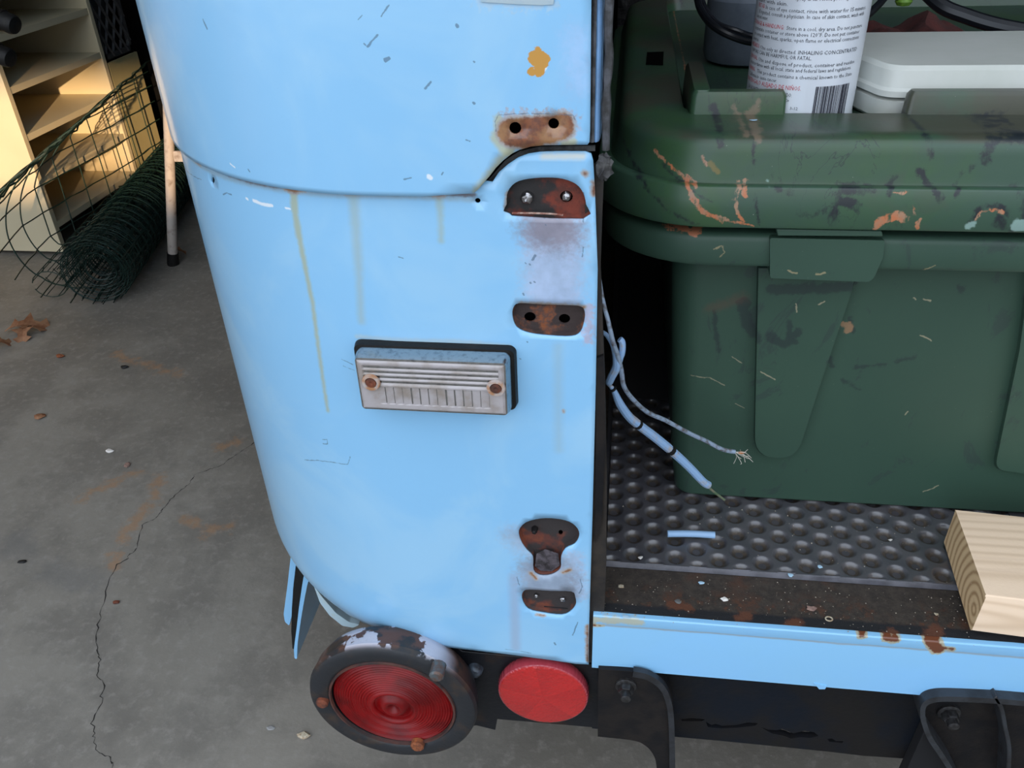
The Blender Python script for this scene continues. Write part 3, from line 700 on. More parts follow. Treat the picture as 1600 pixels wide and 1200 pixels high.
# ---- cargo floor
n = N('dirty_floor_plate'); nf = n.noise(140, 8, .75); nm = n.noise(22, 5, .6); nl = n.noise(70, 4)
base = n.mix(n.ss(nf, .35, .65), (.028, .022, .018), (.055, .043, .034)); base = n.mix(n.ss(nm, .55, .72), base, (.075, .036, .022))
base = n.mix(n.ss(n.noise(500, 3, .7), .70, .74), base, (.30, .26, .21))
sp_ = n.t.nodes.new('ShaderNodeSeparateXYZ'); n.t.links.new(n.vec('ADD', n.co, (-.15, .3, 0)), sp_.inputs[0])
yj = n.math('ADD', sp_.outputs[1], n.math('MULTIPLY', n.math('SUBTRACT', nl, .5), .004))
base = n.mix(n.math('MULTIPLY', n.ss(sp_.outputs[1], .045, .014), n.ss(n.noise(55, 6, .7), .50, .60)), base, n.mix(n.ss(nf, .4, .6), (.10, .040, .020), (.055, .030, .020)))
base = n.mix(n.ss(yj, .015, .0115), base, (.010, .011, .014))
ru = n.math('ADD', n.lines(n.flat(n.vec('ADD', n.co, (-.15, .3, 0))), [(onZ(a, b, .391)[:2], onZ(c, d, .391)[:2], r) for a, b, c, d, r in ((1050, 945, 1075, 950, .003), (1155, 965, 1165, 962, .003), (1235, 975, 1245, 972, .004), (1385, 995, 1395, 990, .004), (1455, 1000, 1462, 985, .005))]), n.math('MULTIPLY', n.math('SUBTRACT', nf, .5), .016))
base = n.mix(n.math('MULTIPLY', n.ss(ru, .003, -.001), .9), base, (.12, .042, .02))
n.set(base=base, rough=.85); n.bump(n.math('ADD', nf, nm), .7, .0018); M['cargo'] = n.m
xs = np.linspace(-.05, 1.3, 90); ys = np.r_[np.linspace(.004, .06, 12), 2.6]; v = []
for y in ys:
    for x in xs: v.append((x, y, .3908 + (rng.normal(0, .00012) if y < .06 else 0)))
nx_ = len(xs); f = [[j * nx_ + i, j * nx_ + i + 1, (j + 1) * nx_ + i + 1, (j + 1) * nx_ + i] for j in range(len(ys) - 1) for i in range(nx_ - 1)]
G().add(v, f).out('cargo_floor', M['cargo'], truck, label='dirty rust brown floor plate')

# ---- fender flanges seen below the rounded corner
def blade(name, px, y, depth, mat, lab=None):
    return G().prism([onY(a, b, y) for a, b in round_poly(px, 3)], (0, depth, 0)).out(name, mat, truck, bevel=.0006, label=lab)
blade('fender_edge', [(462, 820), (455, 862), (449, 915), (443, 960), (445, 972), (452, 978), (456, 962), (458, 920), (462, 885), (480, 840)], .15, .35, M['body_plain'], 'pale blue fender edge')
blade('rubber_flap', [(466, 870), (484, 870), (473, 912), (468, 940), (463, 985), (460, 1014), (457, 1014), (455, 985), (456, 950), (459, 910)], .145, .35, M['rubber'], 'black rubber strip between the fender edges')
blade('fender_edge', [(478, 880), (490, 880), (480, 915), (475, 940), (470, 970), (465, 1005), (464, 1030), (460, 1029), (459, 1015), (463, 985), (467, 950), (472, 915)], .14, .35, M['body_plain'], 'pale blue fender edge')
blade('fender_lip', [(490, 915), (505, 935), (525, 958), (545, 972), (562, 976), (552, 981), (535, 978), (515, 962), (500, 942)], .062, .01, simple('cream_edged_blue', (.45, .60, .68), .5, .0, (.5, .45, .25), 60, lo=.55, hi=.75))
G().box((-.33, .35, .12), (-.30, 1.6, .34)).out('fender_skirt', M['dark'], truck, smooth=False)

# ---- tape remnant at the top of the upper panel
pts = np.array([body(*solve(x, y, UO + .0005), UO + .0005) for x, y in [(748, -6), (867, -4), (864, 7), (845, 8), (800, 6), (752, 3)]])
G().prism(pts, (0, -.0002, 0)).out('tape_scrap', simple('yellowed_clear_tape', (.33, .46, .55), .3, .0, (.40, .50, .55), 80), upper)

# ------------------------------------------------------------------ setting
n = N('garage_concrete'); co2 = n.flat(n.co); nb = n.noise(1.8, 5, .6, dist=.6); nm = n.noise(7, 6, .65); nf = n.noise(60, 6, .7); ns = n.noise(420, 3)
base = n.mix(n.ss(nb, .3, .7), (.165, .152, .130), (.265, .248, .218)); base = n.mix(n.math('MULTIPLY', n.ss(nm, .42, .62), .6), base, (.145, .135, .120))
base = n.mix(n.math('MULTIPLY', n.ss(nf, .48, .7), .45), base, (.33, .31, .28)); base = n.mix(n.ss(ns, .73, .77), base, (.045, .04, .035))
base = n.mix(n.ss(n.noise(190, 2), .775, .79), base, (.36, .34, .30))
fl_st = []
for a in ([(250, 745), (245, 770), (225, 800), (195, 830), (190, 850)], [(180, 868), (178, 880)], [(130, 775), (180, 755), (210, 740)], [(370, 690), (340, 700)], [(290, 810), (320, 830), (360, 820)], [(180, 552), (200, 562), (280, 586)]):
    pts = [onZ(*p, 0)[:2] for p in a]; fl_st += line_segs(pts, .006)
d = n.math('ADD', n.lines(co2, fl_st), n.math('MULTIPLY', n.math('SUBTRACT', n.noise(45, 6, .7), .5), .10)); base = n.mix(n.math('MULTIPLY', n.ss(d, .012, -.012), .6), base, (.36, .20, .10))
fl_dk = []
for a in ([(60, 880), (110, 900), (150, 915)], [(20, 850), (40, 860)]):
    pts = [onZ(*p, 0)[:2] for p in a]; fl_dk += line_segs(pts, .02)
d = n.math('ADD', n.lines(co2, fl_dk), n.math('MULTIPLY', n.math('SUBTRACT', n.noise(20, 5, .7), .5), .12)); base = n.mix(n.math('MULTIPLY', n.ss(d, .02, -.02), .5), base, (.15, .148, .145))
n.set(base=base, rough=.62, spec=.35); n.bump(n.math('ADD', nf, n.math('MULTIPLY', nm, .6)), .25, .003); M['concrete'] = n.m
def struct(name, g, mat, **k):
    o = g.out(name, mat, None, **k); o['kind'] = 'structure'; return o
floor = struct('floor', G().box((-6, -9, -.1), (8, 6, 0)), M['concrete'], smooth=False)
wallm = simple('garage_wall', (.16, .15, .13), .8, .0, (.13, .12, .10), 3)
struct('wall_left', G().box((-2.9, -1.2, 0), (-2.8, 5.5, 2.7)), simple('pale_garage_wall', (.42, .41, .39), .8), smooth=False)
struct('wall_right', G().box((3.0, -1.2, 0), (3.1, 5.5, 2.7)), wallm, smooth=False)
struct('wall_back', G().box((-2.9, 5.5, 0), (3.1, 5.6, 2.7)), simple('dark_back_wall', (.02, .018, .016), .9), smooth=False)
struct('ceiling', G().box((-2.9, -.35, 2.7), (3.1, 5.6, 2.8)), simple('white_ceiling', (.55, .54, .52), .9), smooth=False)
# out-of-frame slabs and beam added to block the low sun and leave a slit
xe = -.93 + (1.46 + 8) * .37 / .92
struct('wall_sun_blocker', G().box((xe, -8.3, 0), (15, -8, 4.2)), simple('pale_sun_blocker', (.45, .43, .40), .9), smooth=False)
struct('wall_sun_blocker_low', G().box((xe - 2.6, -8.2, 0), (xe, -8, 2.13)), simple('low_sun_blocker', (.40, .38, .35), .9), smooth=False)
struct('trim_sun_blocker', G().box((xe - 3.2, -8.2, 2.46), (xe, -8, 3.3)), simple('brown_sun_blocker', (.25, .2, .15), .9), smooth=False)

# crack across the floor
ck = [(400, 690), (378, 705), (362, 716), (345, 728), (328, 733), (305, 742), (295, 757), (280, 768), (268, 780), (258, 793), (250, 803), (240, 812), (222, 820), (214, 850), (211, 862), (197, 874), (181, 885), (171, 905), (160, 950), (150, 990), (152, 1012), (156, 1030), (152, 1055), (164, 1070), (155, 1100), (144, 1130), (146, 1150), (153, 1175), (168, 1182), (178, 1190), (172, 1206), (180, 1240)]
pts = []
for i in range(len(ck) - 1):
    a, b = onZ(*ck[i], 0), onZ(*ck[i + 1], 0)
    for t in np.linspace(0, 1, 6)[:-1]: pts.append(a * (1 - t) + b * t + np.r_[rng.normal(0, .0012, 2), 0])
pts = np.array(pts); t = np.gradient(pts, axis=0); t /= np.linalg.norm(t, axis=1)[:, None] + 1e-9; nr = np.stack([-t[:, 1], t[:, 0], 0 * t[:, 0]], 1)
wd = np.abs(rng.normal(.0004, .0003, len(pts)))[:, None] + .0001
v = np.vstack([pts + nr * wd, pts - nr * wd]); v[:, 2] = .0003; m = len(pts)
g = G().add(v, [[i, i + 1, m + i + 1, m + i] for i in range(m - 1)]); g.out('crack', simple('crack_dark', (.02, .018, .016), .95), floor, smooth=False)

# ------------------------------------------------------------------ rubber mat
ZM = .396
mat_root = thing('rubber_mat', 'black studded rubber mat on the truck floor under the green tote', 'mat', (0.3, .1, .3915))
xa = -.0025
G().prism([(xa + .0008, .054, .3918), (.8, .053, .3918), (.8, 1.0, .3918), (-.012, 1.0, .3918), (-.007, .22, .3918)], (0, 0, .0008)).out('mat_sheet', simple('dusty_black_rubber', (.050, .050, .058), .42, .0, (.075, .070, .076), 30, .35, 300, spec=.6), mat_root, smooth=False)
plain = simple('plain_black_rubber', (.05, .05, .056), .5)
G().box((.345, .054, .3925), (.8, 1.0, ZM)).out('mat_sheet', plain, mat_root, smooth=False)
G().box((xa, .300, .3925), (.345, 1.0, ZM)).out('mat_sheet', plain, mat_root, smooth=False)
n = N('dusty_black_rubber_dimpled'); dm = n.attr('dirt').outputs['Fac']; nf = n.noise(300, 5, .6); nm = n.noise(40, 4)
base = n.mix(n.ss(nm, .35, .65), (.058, .058, .068), (.082, .078, .086))
dirt = n.mix(n.ss(nf, .4, .65), (.036, .027, .021), (.075, .055, .040))
base = n.mix(n.ss(n.math('ADD', dm, n.math('MULTIPLY', n.math('SUBTRACT', n.noise(200, 4, .6), .5), .5)), .35, .75), base, dirt)
base = n.mix(n.ss(n.noise(900, 2), .74, .77), base, (.25, .22, .18))
n.set(base=base, rough=n.lin(dm, 0, 1, .38, .65), spec=.7, coat=n.lin(dm, .3, 1, .9, .0), coatr=.22); n.bump(nf, .22, .0007); M['dimple'] = n.m
PX, RYS, R0, DEP = .01768, .0217, .0080, .0036
def mat_h(x, y):
    """depth of the dimples at x, y (0 = top of the mat, 1 = bottom of a dimple)"""
    best = np.full(np.shape(x), 9.0)
    kf = (x - .020) / PX
    for dk in (0, 1):
        k = np.floor(kf) + dk; cx = .020 + k * PX; off = np.where(k % 2 == 0, 0.0, -.0105)
        j = np.round((y - .0635 - off - .0) / RYS); cy = .0635 + off + j * RYS
        best = np.minimum(best, np.hypot(x - cx, y - cy))
    t = np.clip(best / R0, 0, 1); return (1 - t ** 3.2) * np.where(t < 1, 1, 0), t
def mat_z(x, y):
    h, t = mat_h(x, y); fade = np.clip((y - .0535) / .004, 0, 1); return ZM - DEP * h * fade + .0004 * np.clip(1 - np.abs(t - 1) * 6, 0, 1)
gx = np.arange(xa, .345, .0011); gy = np.arange(.0538, .300, .0011)
X_, Y_ = np.meshgrid(gx, gy); Z_ = mat_z(X_, Y_); H_, _t = mat_h(X_, Y_); H_ = H_ * np.clip((Y_ - .0535) / .004, 0, 1)
nx_, ny_ = len(gx), len(gy); vs = np.stack([X_.ravel(), Y_.ravel(), Z_.ravel()], 1)
idx = np.arange(nx_ * ny_).reshape(ny_, nx_); fc = np.stack([idx[:-1, :-1], idx[:-1, 1:], idx[1:, 1:], idx[1:, :-1]], -1).reshape(-1, 4)
o = link('dimpled_top', vs, fc, M['dimple'], mat_root, sharp=80, label='rows of round dirty dimples')
at_ = o.data.attributes.new('dirt', 'FLOAT', 'POINT'); at_.data.foreach_set('value', H_.ravel())
lipm = simple('lighter_mat_edge', (.060, .060, .072), .42, .0, (.10, .10, .12), 60, .3, 200)  # paler patches along the mat's front edge
g = G(); v = []
for x in np.linspace(xa, .8, 90): w_ = rng.normal(0, .0003); v += [(x, .0546 + w_ * .5, ZM + .0002), (x, .0534 + w_, ZM - .0006), (x, .0520, .3918)]
g.add(v, [[i * 3 + k, i * 3 + 3 + k, i * 3 + 4 + k, i * 3 + 1 + k] for i in range(89) for k in (0, 1)]); g.out('mat_edge', lipm, mat_root, label='lighter front edge of the mat')
# the sheet's cut side facing the jamb
g = G(); g.add([(xa, .0538, .3918), (xa, .3, .3918), (xa, .3, ZM), (xa, .0538, ZM - .001)], [(0, 1, 2, 3)]); g.out('cut_side', M['rubber'], mat_root, smooth=False)

# ------------------------------------------------------------------ green tote
n = N('green_tote'); sxz, sep = n.xz((.3, .35, ZM)); sxz = n.warp(sxz, .006, 90); nf = n.noise(160, 6, .7); nm = n.noise(14, 5, .65, dist=1.2)
base = n.mix(n.ss(n.noise(5, 4), .35, .7), (.034, .073, .052), (.040, .084, .058)); base = n.mix(n.math('MULTIPLY', n.ss(n.noise(18, 6, .7, dist=2.0, stretch=(1, 1, .6)), .58, .64), .45), base, (.028, .038, .042))
base = n.mix(n.math('MULTIPLY', n.ss(n.noise(700, 2), .76, .79), .7), base, (.22, .25, .20))
def T(px, y=.125): q = onY(*px, y); return (q[0], q[2])
def TS(pts, r, y=.125): return line_segs([T(p, y) for p in pts], r)
def lay(base, segs, col, soft, amp, op=1.0, nn=None):
    d = n.math('ADD', n.lines(sxz, segs), n.math('MULTIPLY', n.math('SUBTRACT', nn or nf, .5), amp)); return n.mix(n.math('MULTIPLY', n.ss(d, soft, -soft * .4), op), base, col)
dk = TS([(1160, 470), (1168, 505), (1178, 520)], [.004, .004], .13) + TS([(1205, 445), (1330, 442)], .0035) + TS([(1200, 520), (1225, 535), (1245, 515)], .003) + TS([(1115, 490), (1125, 555)], .0008) + TS([(1230, 500), (1238, 530)], .002) + TS([(1330, 500), (1333, 520)], .001) + TS([(1295, 565), (1305, 578)], .0015) + TS([(1340, 580), (1385, 575)], .0008) + TS([(1405, 570), (1430, 563)], .0007) + TS([(1318, 600), (1345, 617)], .0008) + TS([(1500, 450), (1503, 455)], .002)
base = lay(base, dk, (.018, .024, .030), .0018, .010, .6)
base = lay(base, TS([(1110, 480), (1160, 462)], .002, .13), (.14, .06, .04), .006, .014, .3)
base = lay(base, TS([(1050, 364), (1088, 366), (1095, 362)], [.0008, .0014], .10) + TS([(1018, 361), (1045, 364)], .0006, .10) + TS([(968, 351), (995, 357)], .0005, .10), (.45, .17, .09), .0006, .006, .9)
base = lay(base, TS([(1115, 388), (1130, 385), (1133, 394), (1124, 402)], .0003, .10) + TS([(1275, 427), (1288, 424)], .0005, .10) + TS([(1230, 420), (1245, 424)], .0003, .10) + TS([(1440, 424), (1462, 415)], .0003, .10), (.30, .26, .15), .0004, .002, .8)
pl = TS([(1080, 594), (1110, 598), (1133, 609)], .0002) + TS([(1145, 563), (1160, 573)], .0002) + TS([(1188, 580), (1210, 592)], .0004) + TS([(1150, 640), (1165, 647)], .0002) + TS([(1440, 527), (1458, 536)], .0004) + TS([(1125, 868), (1138, 862)], .0002) + TS([(1240, 470), (1243, 482)], .0003) + TS([(1278, 470), (1285, 465)], .0005) + TS([(1445, 470), (1455, 472)], .0006) + TS([(1430, 467), (1432, 470)], .0004) + TS([(1420, 657), (1423, 652)], .0004) + TS([(1450, 785), (1475, 775)], .0002)
base = lay(base, pl, (.33, .30, .20), .0005, .0016, .8)
base = lay(base, TS([(1317, 508), (1330, 512), (1325, 520)], .002), (.30, .18, .10), .0012, .010, .8)
n.set(base=base, rough=.48, spec=.4); n.bump(nf, .12, .0006); M['tote'] = n.m

n = N('green_tote_lid'); sxz, sep = n.xz((.3, .35, ZM)); sxz = n.warp(sxz, .009, 70); nf = n.noise(160, 6, .7); nm = n.noise(10, 5, .6, dist=.8)
base = n.mix(n.ss(nm, .4, .65), (.040, .085, .057), (.042, .098, .042))
# dusty brown on the upward faces is dirt lying there: it follows height on the lid
top = n.ss(sep.outputs[2], .729, .733)
base = n.mix(n.math('MULTIPLY', n.math('MULTIPLY', top, n.ss(n.noise(12, 5, .6), .35, .6)), .85), base, (.062, .058, .042))
base = n.mix(n.ss(n.noise(620, 2), .775, .79), base, (.3, .32, .28))
L2, L1 = .095, .112
sw = n.noise(16, 5, .6, dist=2.5, stretch=(1, 1, .55)); rid = n.ss(n.math('ABSOLUTE', n.math('SUBTRACT', sw, .47)), .012, .002)
base = n.mix(n.math('MULTIPLY', n.math('MULTIPLY', rid, n.ss(n.noise(9, 3), .45, .6)), .6), base, (.018, .022, .032))
sw2 = n.noise(11, 4, .6, dist=2.0); base = n.mix(n.math('MULTIPLY', n.ss(sw2, .60, .66), .35), base, (.055, .075, .055))
dk = (TS([(1205, 268), (1212, 282), (1232, 290)], .0018, L1) + TS([(1390, 270), (1378, 290)], .002, L1) + TS([(1432, 262), (1445, 280), (1455, 295)], .0025, L1) + TS([(1450, 215), (1452, 240)], .0022, L1) + TS([(1480, 290), (1500, 262), (1515, 255)], .0018, L1)
      + TS([(1535, 245), (1550, 220), (1600, 212)], .003, L1) + TS([(1300, 345), (1310, 300), (1360, 297)], .0028, L2) + TS([(1310, 315), (1335, 320)], .004, L2) + TS([(1515, 345), (1525, 325), (1560, 320), (1585, 350)], .002, L2) + TS([(1560, 345), (1580, 355)], .004, L2) + TS([(1245, 330), (1270, 335), (1290, 328)], .001, L2)
      + TS([(1590, 300), (1600, 340)], .002, L2) + TS([(1120, 200), (1128, 222)], .003, L1) + TS([(1175, 215), (1178, 250)], .001, L1) + TS([(1035, 262), (1075, 285), (1110, 300)], .0006, L1) + TS([(970, 260), (1040, 330), (1090, 350)], .0008, L2) + TS([(1180, 300), (1185, 345)], .0009, L2))
base = n.mix(n.math('MULTIPLY', n.ss(n.math('ADD', n.lines(sxz, dk), n.math('MULTIPLY', n.math('SUBTRACT', nf, .5), .010)), .0010, -.0012), n.ss(n.noise(70, 5, .7, stretch=(1, 1, .5)), .38, .56)), base, (.018, .024, .028))
og = (TS([(1072, 285), (1076, 300), (1088, 318), (1100, 330)], [.0016, .0018, .0014], L2) + TS([(1100, 330), (1130, 341), (1175, 350)], [.0012, .0006], L2) + TS([(1155, 290), (1149, 310), (1151, 330), (1160, 342)], [.0016, .0012, .0006], L2) + TS([(1166, 288), (1163, 305)], .0014, L2)
      + TS([(1098, 241), (1103, 250)], .0010, L1) + TS([(1025, 245), (1050, 262), (1085, 278)], [.0006, .0008], L1) + TS([(1368, 352), (1380, 340), (1400, 333), (1412, 340)], [.0022, .003, .003], L2) + TS([(1432, 353), (1437, 340)], .0012, L2) + TS([(1396, 302), (1415, 301)], .0006, L2) + TS([(1424, 320), (1427, 330)], .0005, L2)
      + TS([(1520, 340), (1530, 328), (1555, 327), (1566, 335)], .0008, L2) + TS([(1060, 367), (1090, 364)], [.0014], .10) + TS([(1020, 362), (1050, 365)], [.0005], .10) + TS([(965, 350), (1000, 357)], [.0005], .10))
base = n.mix(n.math('MULTIPLY', n.ss(n.math('ADD', n.lines(sxz, og), n.math('MULTIPLY', n.math('SUBTRACT', nf, .5), .006)), .0006, -.0004), n.ss(n.noise(240, 5, .7, stretch=(1, 1, .4)), .36, .5)), base, n.mix(n.ss(n.noise(90, 3), .4, .6), (.50, .17, .075), (.36, .22, .14)))
base = lay(base, TS([(1110, 250), (1120, 265)], .0012, L1), (.20, .15, .04), .001, .003, .8)
tn = TS([(1184, 160), (1178, 172), (1168, 184)], [.0012, .0018], .16) + TS([(1160, 195), (1165, 215)], .0005, L1)
base = lay(base, tn, (.22, .16, .11), .002, .010, .7)
base = lay(base, TS([(1588, 350), (1600, 350)], .004, L2) + TS([(1510, 350), (1518, 345)], .002, L2) + TS([(1200, 290), (1201, 291)], .0001, L2), (.28, .42, .38), .001, .004, .8)
n.set(base=base, rough=.34, spec=.5); n.bump(nf, .12, .0006); M['lid'] = n.m

tote = thing('storage_tote', 'scuffed dark green plastic storage tote with lid in the truck bed', 'tote', (.3, .35, ZM))
TX1 = .66; TY1 = .70
fb = [(.058, .1415, ZM)]
def tl(x0, y0, z, r): return rrect(x0, TX1 + .01 - (x0 - .03), y0, TY1, z, r, 8)
# the tote's front turns slightly away; taper comes from the section list
body_g = G().loft([rrect(.062, .630, .146, .66, ZM + .0005, .014), rrect(.057, .635, .1405, .665, ZM + .006, .016), rrect(.052, .640, .138, .670, ZM + .04, .018), rrect(.036, .656, .124, .690, .66, .024)])
body_g.out('tote_body', M['tote'], tote, sharp=40)
# V shaped raised ribs on the front
def face_y(z): return .138 + (z - (ZM + .04)) / (.66 - ZM - .04) * (.124 - .138)
def on_face(px, py, lift=0.0):
    y = .13
    for _ in range(5): y = face_y(onY(px, py, y)[2]) - lift
    return onY(px, py, y)
def rib(pxl):
    a = [on_face(x, y, .0) for x, y in pxl]; c = np.mean(a, 0); b = [on_face(x, y, .008) for x, y in pxl]
    b = [q * .955 + np.array([c[0], q[1], c[2]]) * .045 for q in b]
    a = [q + (0, .002, 0) for q in a]
    G().loft([np.array(a), np.array(b)]).out('raised_rib', M['tote'], tote, sharp=25)
rib(round_poly([(1183, 405), (1179, 600), (1177, 715), (1245, 720), (1285, 595), (1338, 438), (1342, 405)], [0, 0, 45, 45, 0, 0, 0], 8)[::-1])
rib(round_poly([(1608, 405), (1590, 540), (1550, 735), (1700, 755), (1790, 560), (1830, 405)], [0, 0, 18, 18, 0, 0], 8)[::-1])
# rim of the tote body
ZR0, ZR1 = onY(1400, 421, .101)[2], onY(1400, 371, .101)[2]
lp = lambda ins, z, r, x0=-.016: rrect(x0 + ins, .70 - ins, .10 + ins, .72 - ins, z, r, 10)
G().loft([lp(.022, ZR0 + .004, .055), lp(.0015, ZR0, .075), lp(.0, ZR0 + .003, .076), lp(.0004, ZR1 - .0055, .076), lp(.0012, ZR1 - .0028, .0755), lp(.003, ZR1 - .0009, .074), lp(.006, ZR1, .072), lp(.02, ZR1 + .0005, .06)]).out('tote_rim', M['tote'], tote, sharp=40)
# latch pad: the wide flange with its lower tab
g = G(); g.prism([onY(a, b, .0975) for a, b in round_poly([(1203, 372), (1383, 376), (1380, 402), (1373, 418), (1366, 434), (1358, 441), (1203, 435)], [4, 4, 0, 3, 3, 5, 5], 4)], (0, .02, 0)); g.out('latch_pad', M['tote'], tote, bevel=.0012)
# lid
ZS0, ZS1 = onY(1400, 360, .093)[2], onY(1400, 295, .093)[2]
ZT = .735
z_hi = onY(1400, 212, .114)[2]
ll = lambda ins, z, r: rrect(-.022 + ins, .706 - ins, .092 + ins, .726 - ins, z, r, 12)
sec = [ll(.012, ZS0 + .001, .07), ll(.001, ZS0, .08), ll(.0, ZS0 + .002, .08), ll(.0020, ZS1 - .0018, .079), ll(.0032, ZS1 - .0004, .078), ll(.0055, ZS1, .077), ll(.0105, ZS1 - .0010, .073), ll(.0112, ZS1 + .0006, .071), ll(.0118, ZS1 + .004, .071),
       ll(.0155, ZT - .012, .068), ll(.0165, ZT - .007, .067), ll(.0190, ZT - .003, .065), ll(.0225, ZT - .0008, .062), ll(.027, ZT, .058), ll(.032, ZT, .054)]
lid = G().loft(sec, cap0=True, cap1=False)
# top with the sunken centre
RB = .165
flat_in = rrect(.040, .66, RB, .68, ZT, .02, 12); sink = rrect(.044, .656, RB + .004, .676, ZT - .012, .018, 12)
lid.loft([ll(.032, ZT, .054), flat_in, sink], cap0=False, cap1=True)
lid = lid.out('lid', M['lid'], tote, sharp=38, label='green lid with orange and black scuff marks')
lid.data.set_sharp_from_angle(angle=math.radians(48))
# ridges standing along the lid's inner frame
yr = RB - .004
def ridge(px, y, depth, mat):
    a = np.array([onY(u, v, y) for u, v in px]); return G().prism(a, (0, depth, 0))
zr = onY(1500, 142, yr + .004)[2]
def bar(name, x0, x1, y0, y1, z0, z1):
    G().loft([rrect(x0, x1, y0, y1, z0, .004, 4), rrect(x0 + .001, x1 - .001, y0 + .001, y1 - .001, z1 - .003, .004, 4), rrect(x0 + .003, x1 - .003, y0 + .003, y1 - .003, z1, .003, 4)]).out(name, M['lid'], lid, sharp=50)
xr0 = onY(1418, 160, yr)[0]; xr1 = onY(1232, 160, yr)[0]; xl = onZ(1072, 120, ZT + .012)[0]
bar('lid_ridge', xr0, .66, yr, yr + .014, ZT - .012, zr)
bar('lid_ridge', xl, xr1, yr, yr + .014, ZT - .012, zr)
yk = onZ(1085, 97, zr)[1]
bar('lid_ridge', xl - .0, xl + .016, yr + .001, yk, ZT - .012, zr + .001)

# square keyhole of the lid: a thin black plate, its shade put into the colour
hp = [onZ(a, b, ZT + .0004) for a, b in [(1011, 82), (1037, 81), (1036, 102), (1009, 101)]]
G().prism([p for p in hp], (0, 0, .0003)).out('painted_square_hole', M['hole'], lid, smooth=False)
# small ridge line over latch (light green tab)
G().prism([onY(a, b, .0955) for a, b in [(1213, 358), (1378, 361), (1380, 370), (1215, 369)]], (0, .01, 0)).out('latch_tongue', M['tote'], tote, bevel=.0008)

# ------------------------------------------------------------------ spray can
CR = .0385; cc = np.array((0.0, .205, ZT - .0115))
e = onY(1256, 100, cc[1]); cc[0] = onY(1262, 60, cc[1])[0]
can = thing('spray_can', 'white spray can with small print and a barcode, standing on the green tote', 'can', cc)
G().lathe([(CR - .004, .0), (CR - .0005, .0005), (CR + .0006, .003), (CR, .006), (CR, .19), (CR - .004, .196), (CR * .62, .212), (CR * .55, .214), (CR * .5, .24), (CR * .2, .243)], cc, (0, 0, 1), 64).out('can_body', simple('white_label', (.66, .70, .76), .3, .0, coat=.4), can)
view_ang = math.atan2(CAM[1] - cc[1], CAM[0] - cc[0])
def wrap_text(items, name, mat, label=None):
    V = []; Fs = []
    for txt, x, z, size, wid in items:
        cu = bpy.data.curves.new('t', 'FONT'); cu.body = txt; cu.size = size; cu.resolution_u = 1
        ob = bpy.data.objects.new('t', cu); S.collection.objects.link(ob)
        me = bpy.data.meshes.new_from_object(ob.evaluated_get(bpy.context.evaluated_depsgraph_get()))
        vs = np.array([tuple(v.co) for v in me.vertices]); k = len(V)
        if len(vs):
            xs_ = vs[:, 0] - vs[:, 0].min(); sc = wid / xs_.max() if wid else 1.0; xs_ = x + xs_ * sc; ys_ = vs[:, 1]
            a = view_ang + xs_ / CR; r = CR + .00025
            V += list(zip(cc[0] + r * np.cos(a), cc[1] + r * np.sin(a), z + ys_)); Fs += [[i + k for i in p.vertices] for p in me.polygons]
        bpy.data.objects.remove(ob); bpy.data.curves.remove(cu); bpy.data.meshes.remove(me)
    link(name, V, Fs, mat, can, smooth=False, label=label)
def can_at(px, py):
    """arc position and height on the can under a photo point"""
    r = ray(px, py); o = CAM - cc; A = r[0] ** 2 + r[1] ** 2; B = 2 * (o[0] * r[0] + o[1] * r[1]); Cc = o[0] ** 2 + o[1] ** 2 - CR ** 2
    D = max(B * B - 4 * A * Cc, 0); t = (-B - math.sqrt(D)) / (2 * A); P = CAM + r * t
    a = math.atan2(P[1] - cc[1], P[0] - cc[0]) - view_ang
    return a * CR, P[2]
ink = simple('grey_ink', (.05, .055, .07), .6); redink = simple('red_ink', (.62, .04, .06), .6)
def TL(txt, x0, x1, ymid, size=.0036):
    z = can_at(1263, ymid)[1]
    def arc(px):                                          # arc position where this height shows under column px
        lo, hi = -1.35 * CR, 1.35 * CR
        for _ in range(40):
            m = (lo + hi) / 2; a = view_ang + m / CR
            if proj((cc[0] + CR * math.cos(a), cc[1] + CR * math.sin(a), z))[0][0] < px: lo = m
            else: hi = m
        return lo
    a0, a1 = arc(x0), arc(x1); return (txt, a0, z, size, a1 - a0)
black = [TL('spray area. Avoid prolonged', 1243, 1332, 1), TL('contact with skin.', 1184, 1231, 11),
         TL('In case of eye contact, rinse with water for 15 minutes.', 1197, 1352, 20.5), TL('If ingested, consult a physician. In case of skin contact, wash with', 1187, 1349, 29.5), TL('soap and water.', 1183, 1200, 38),
         TL('Store in a cool, dry area. Do not puncture', 1229, 1346, 48.5), TL('incinerate container or store above 120°F. Do not put container', 1181, 1342, 57.5),
         TL('in contact with heat, sparks, open flame or electrical connections', 1180, 1341, 66.5), TL('sources.', 1178, 1186, 75),
         TL('Use only as directed. INHALING CONCENTRATED', 1189, 1338, 85.5), TL('VAPORS CAN BE HARMFUL OR FATAL.', 1176, 1268, 94),
         TL('Use and dispose of product, container and residue', 1186, 1334, 105), TL('in accordance with all local, state and federal laws and regulations.', 1174, 1329, 113.5),
         TL('This product contains a chemical known to the State', 1183, 1330, 124), TL('California to cause cancer.', 1172, 1214, 132.5),
         TL('LEA LAS INSTRUCCIONES. CONTENIDO.', 1170, 1237, 153, .0038), TL('COLO', 1200, 1233, 161, .003), TL('3-12', 1234, 1246, 172.5, .0030)]
reds = [TL('FIRST AID:', 1186, 1196, 20), TL('STORAGE & HANDLING:', 1180, 1225, 48.5, .0038), TL('HAZARDS:', 1176, 1187, 85, .0038),
        TL('DISPOSAL:', 1174, 1184, 104.5, .0038), TL('WARNING:', 1172, 1180, 123.5, .0038), TL('MANTENGALO ALEJADO DE NIÑOS.', 1169, 1251, 142, .0042)]
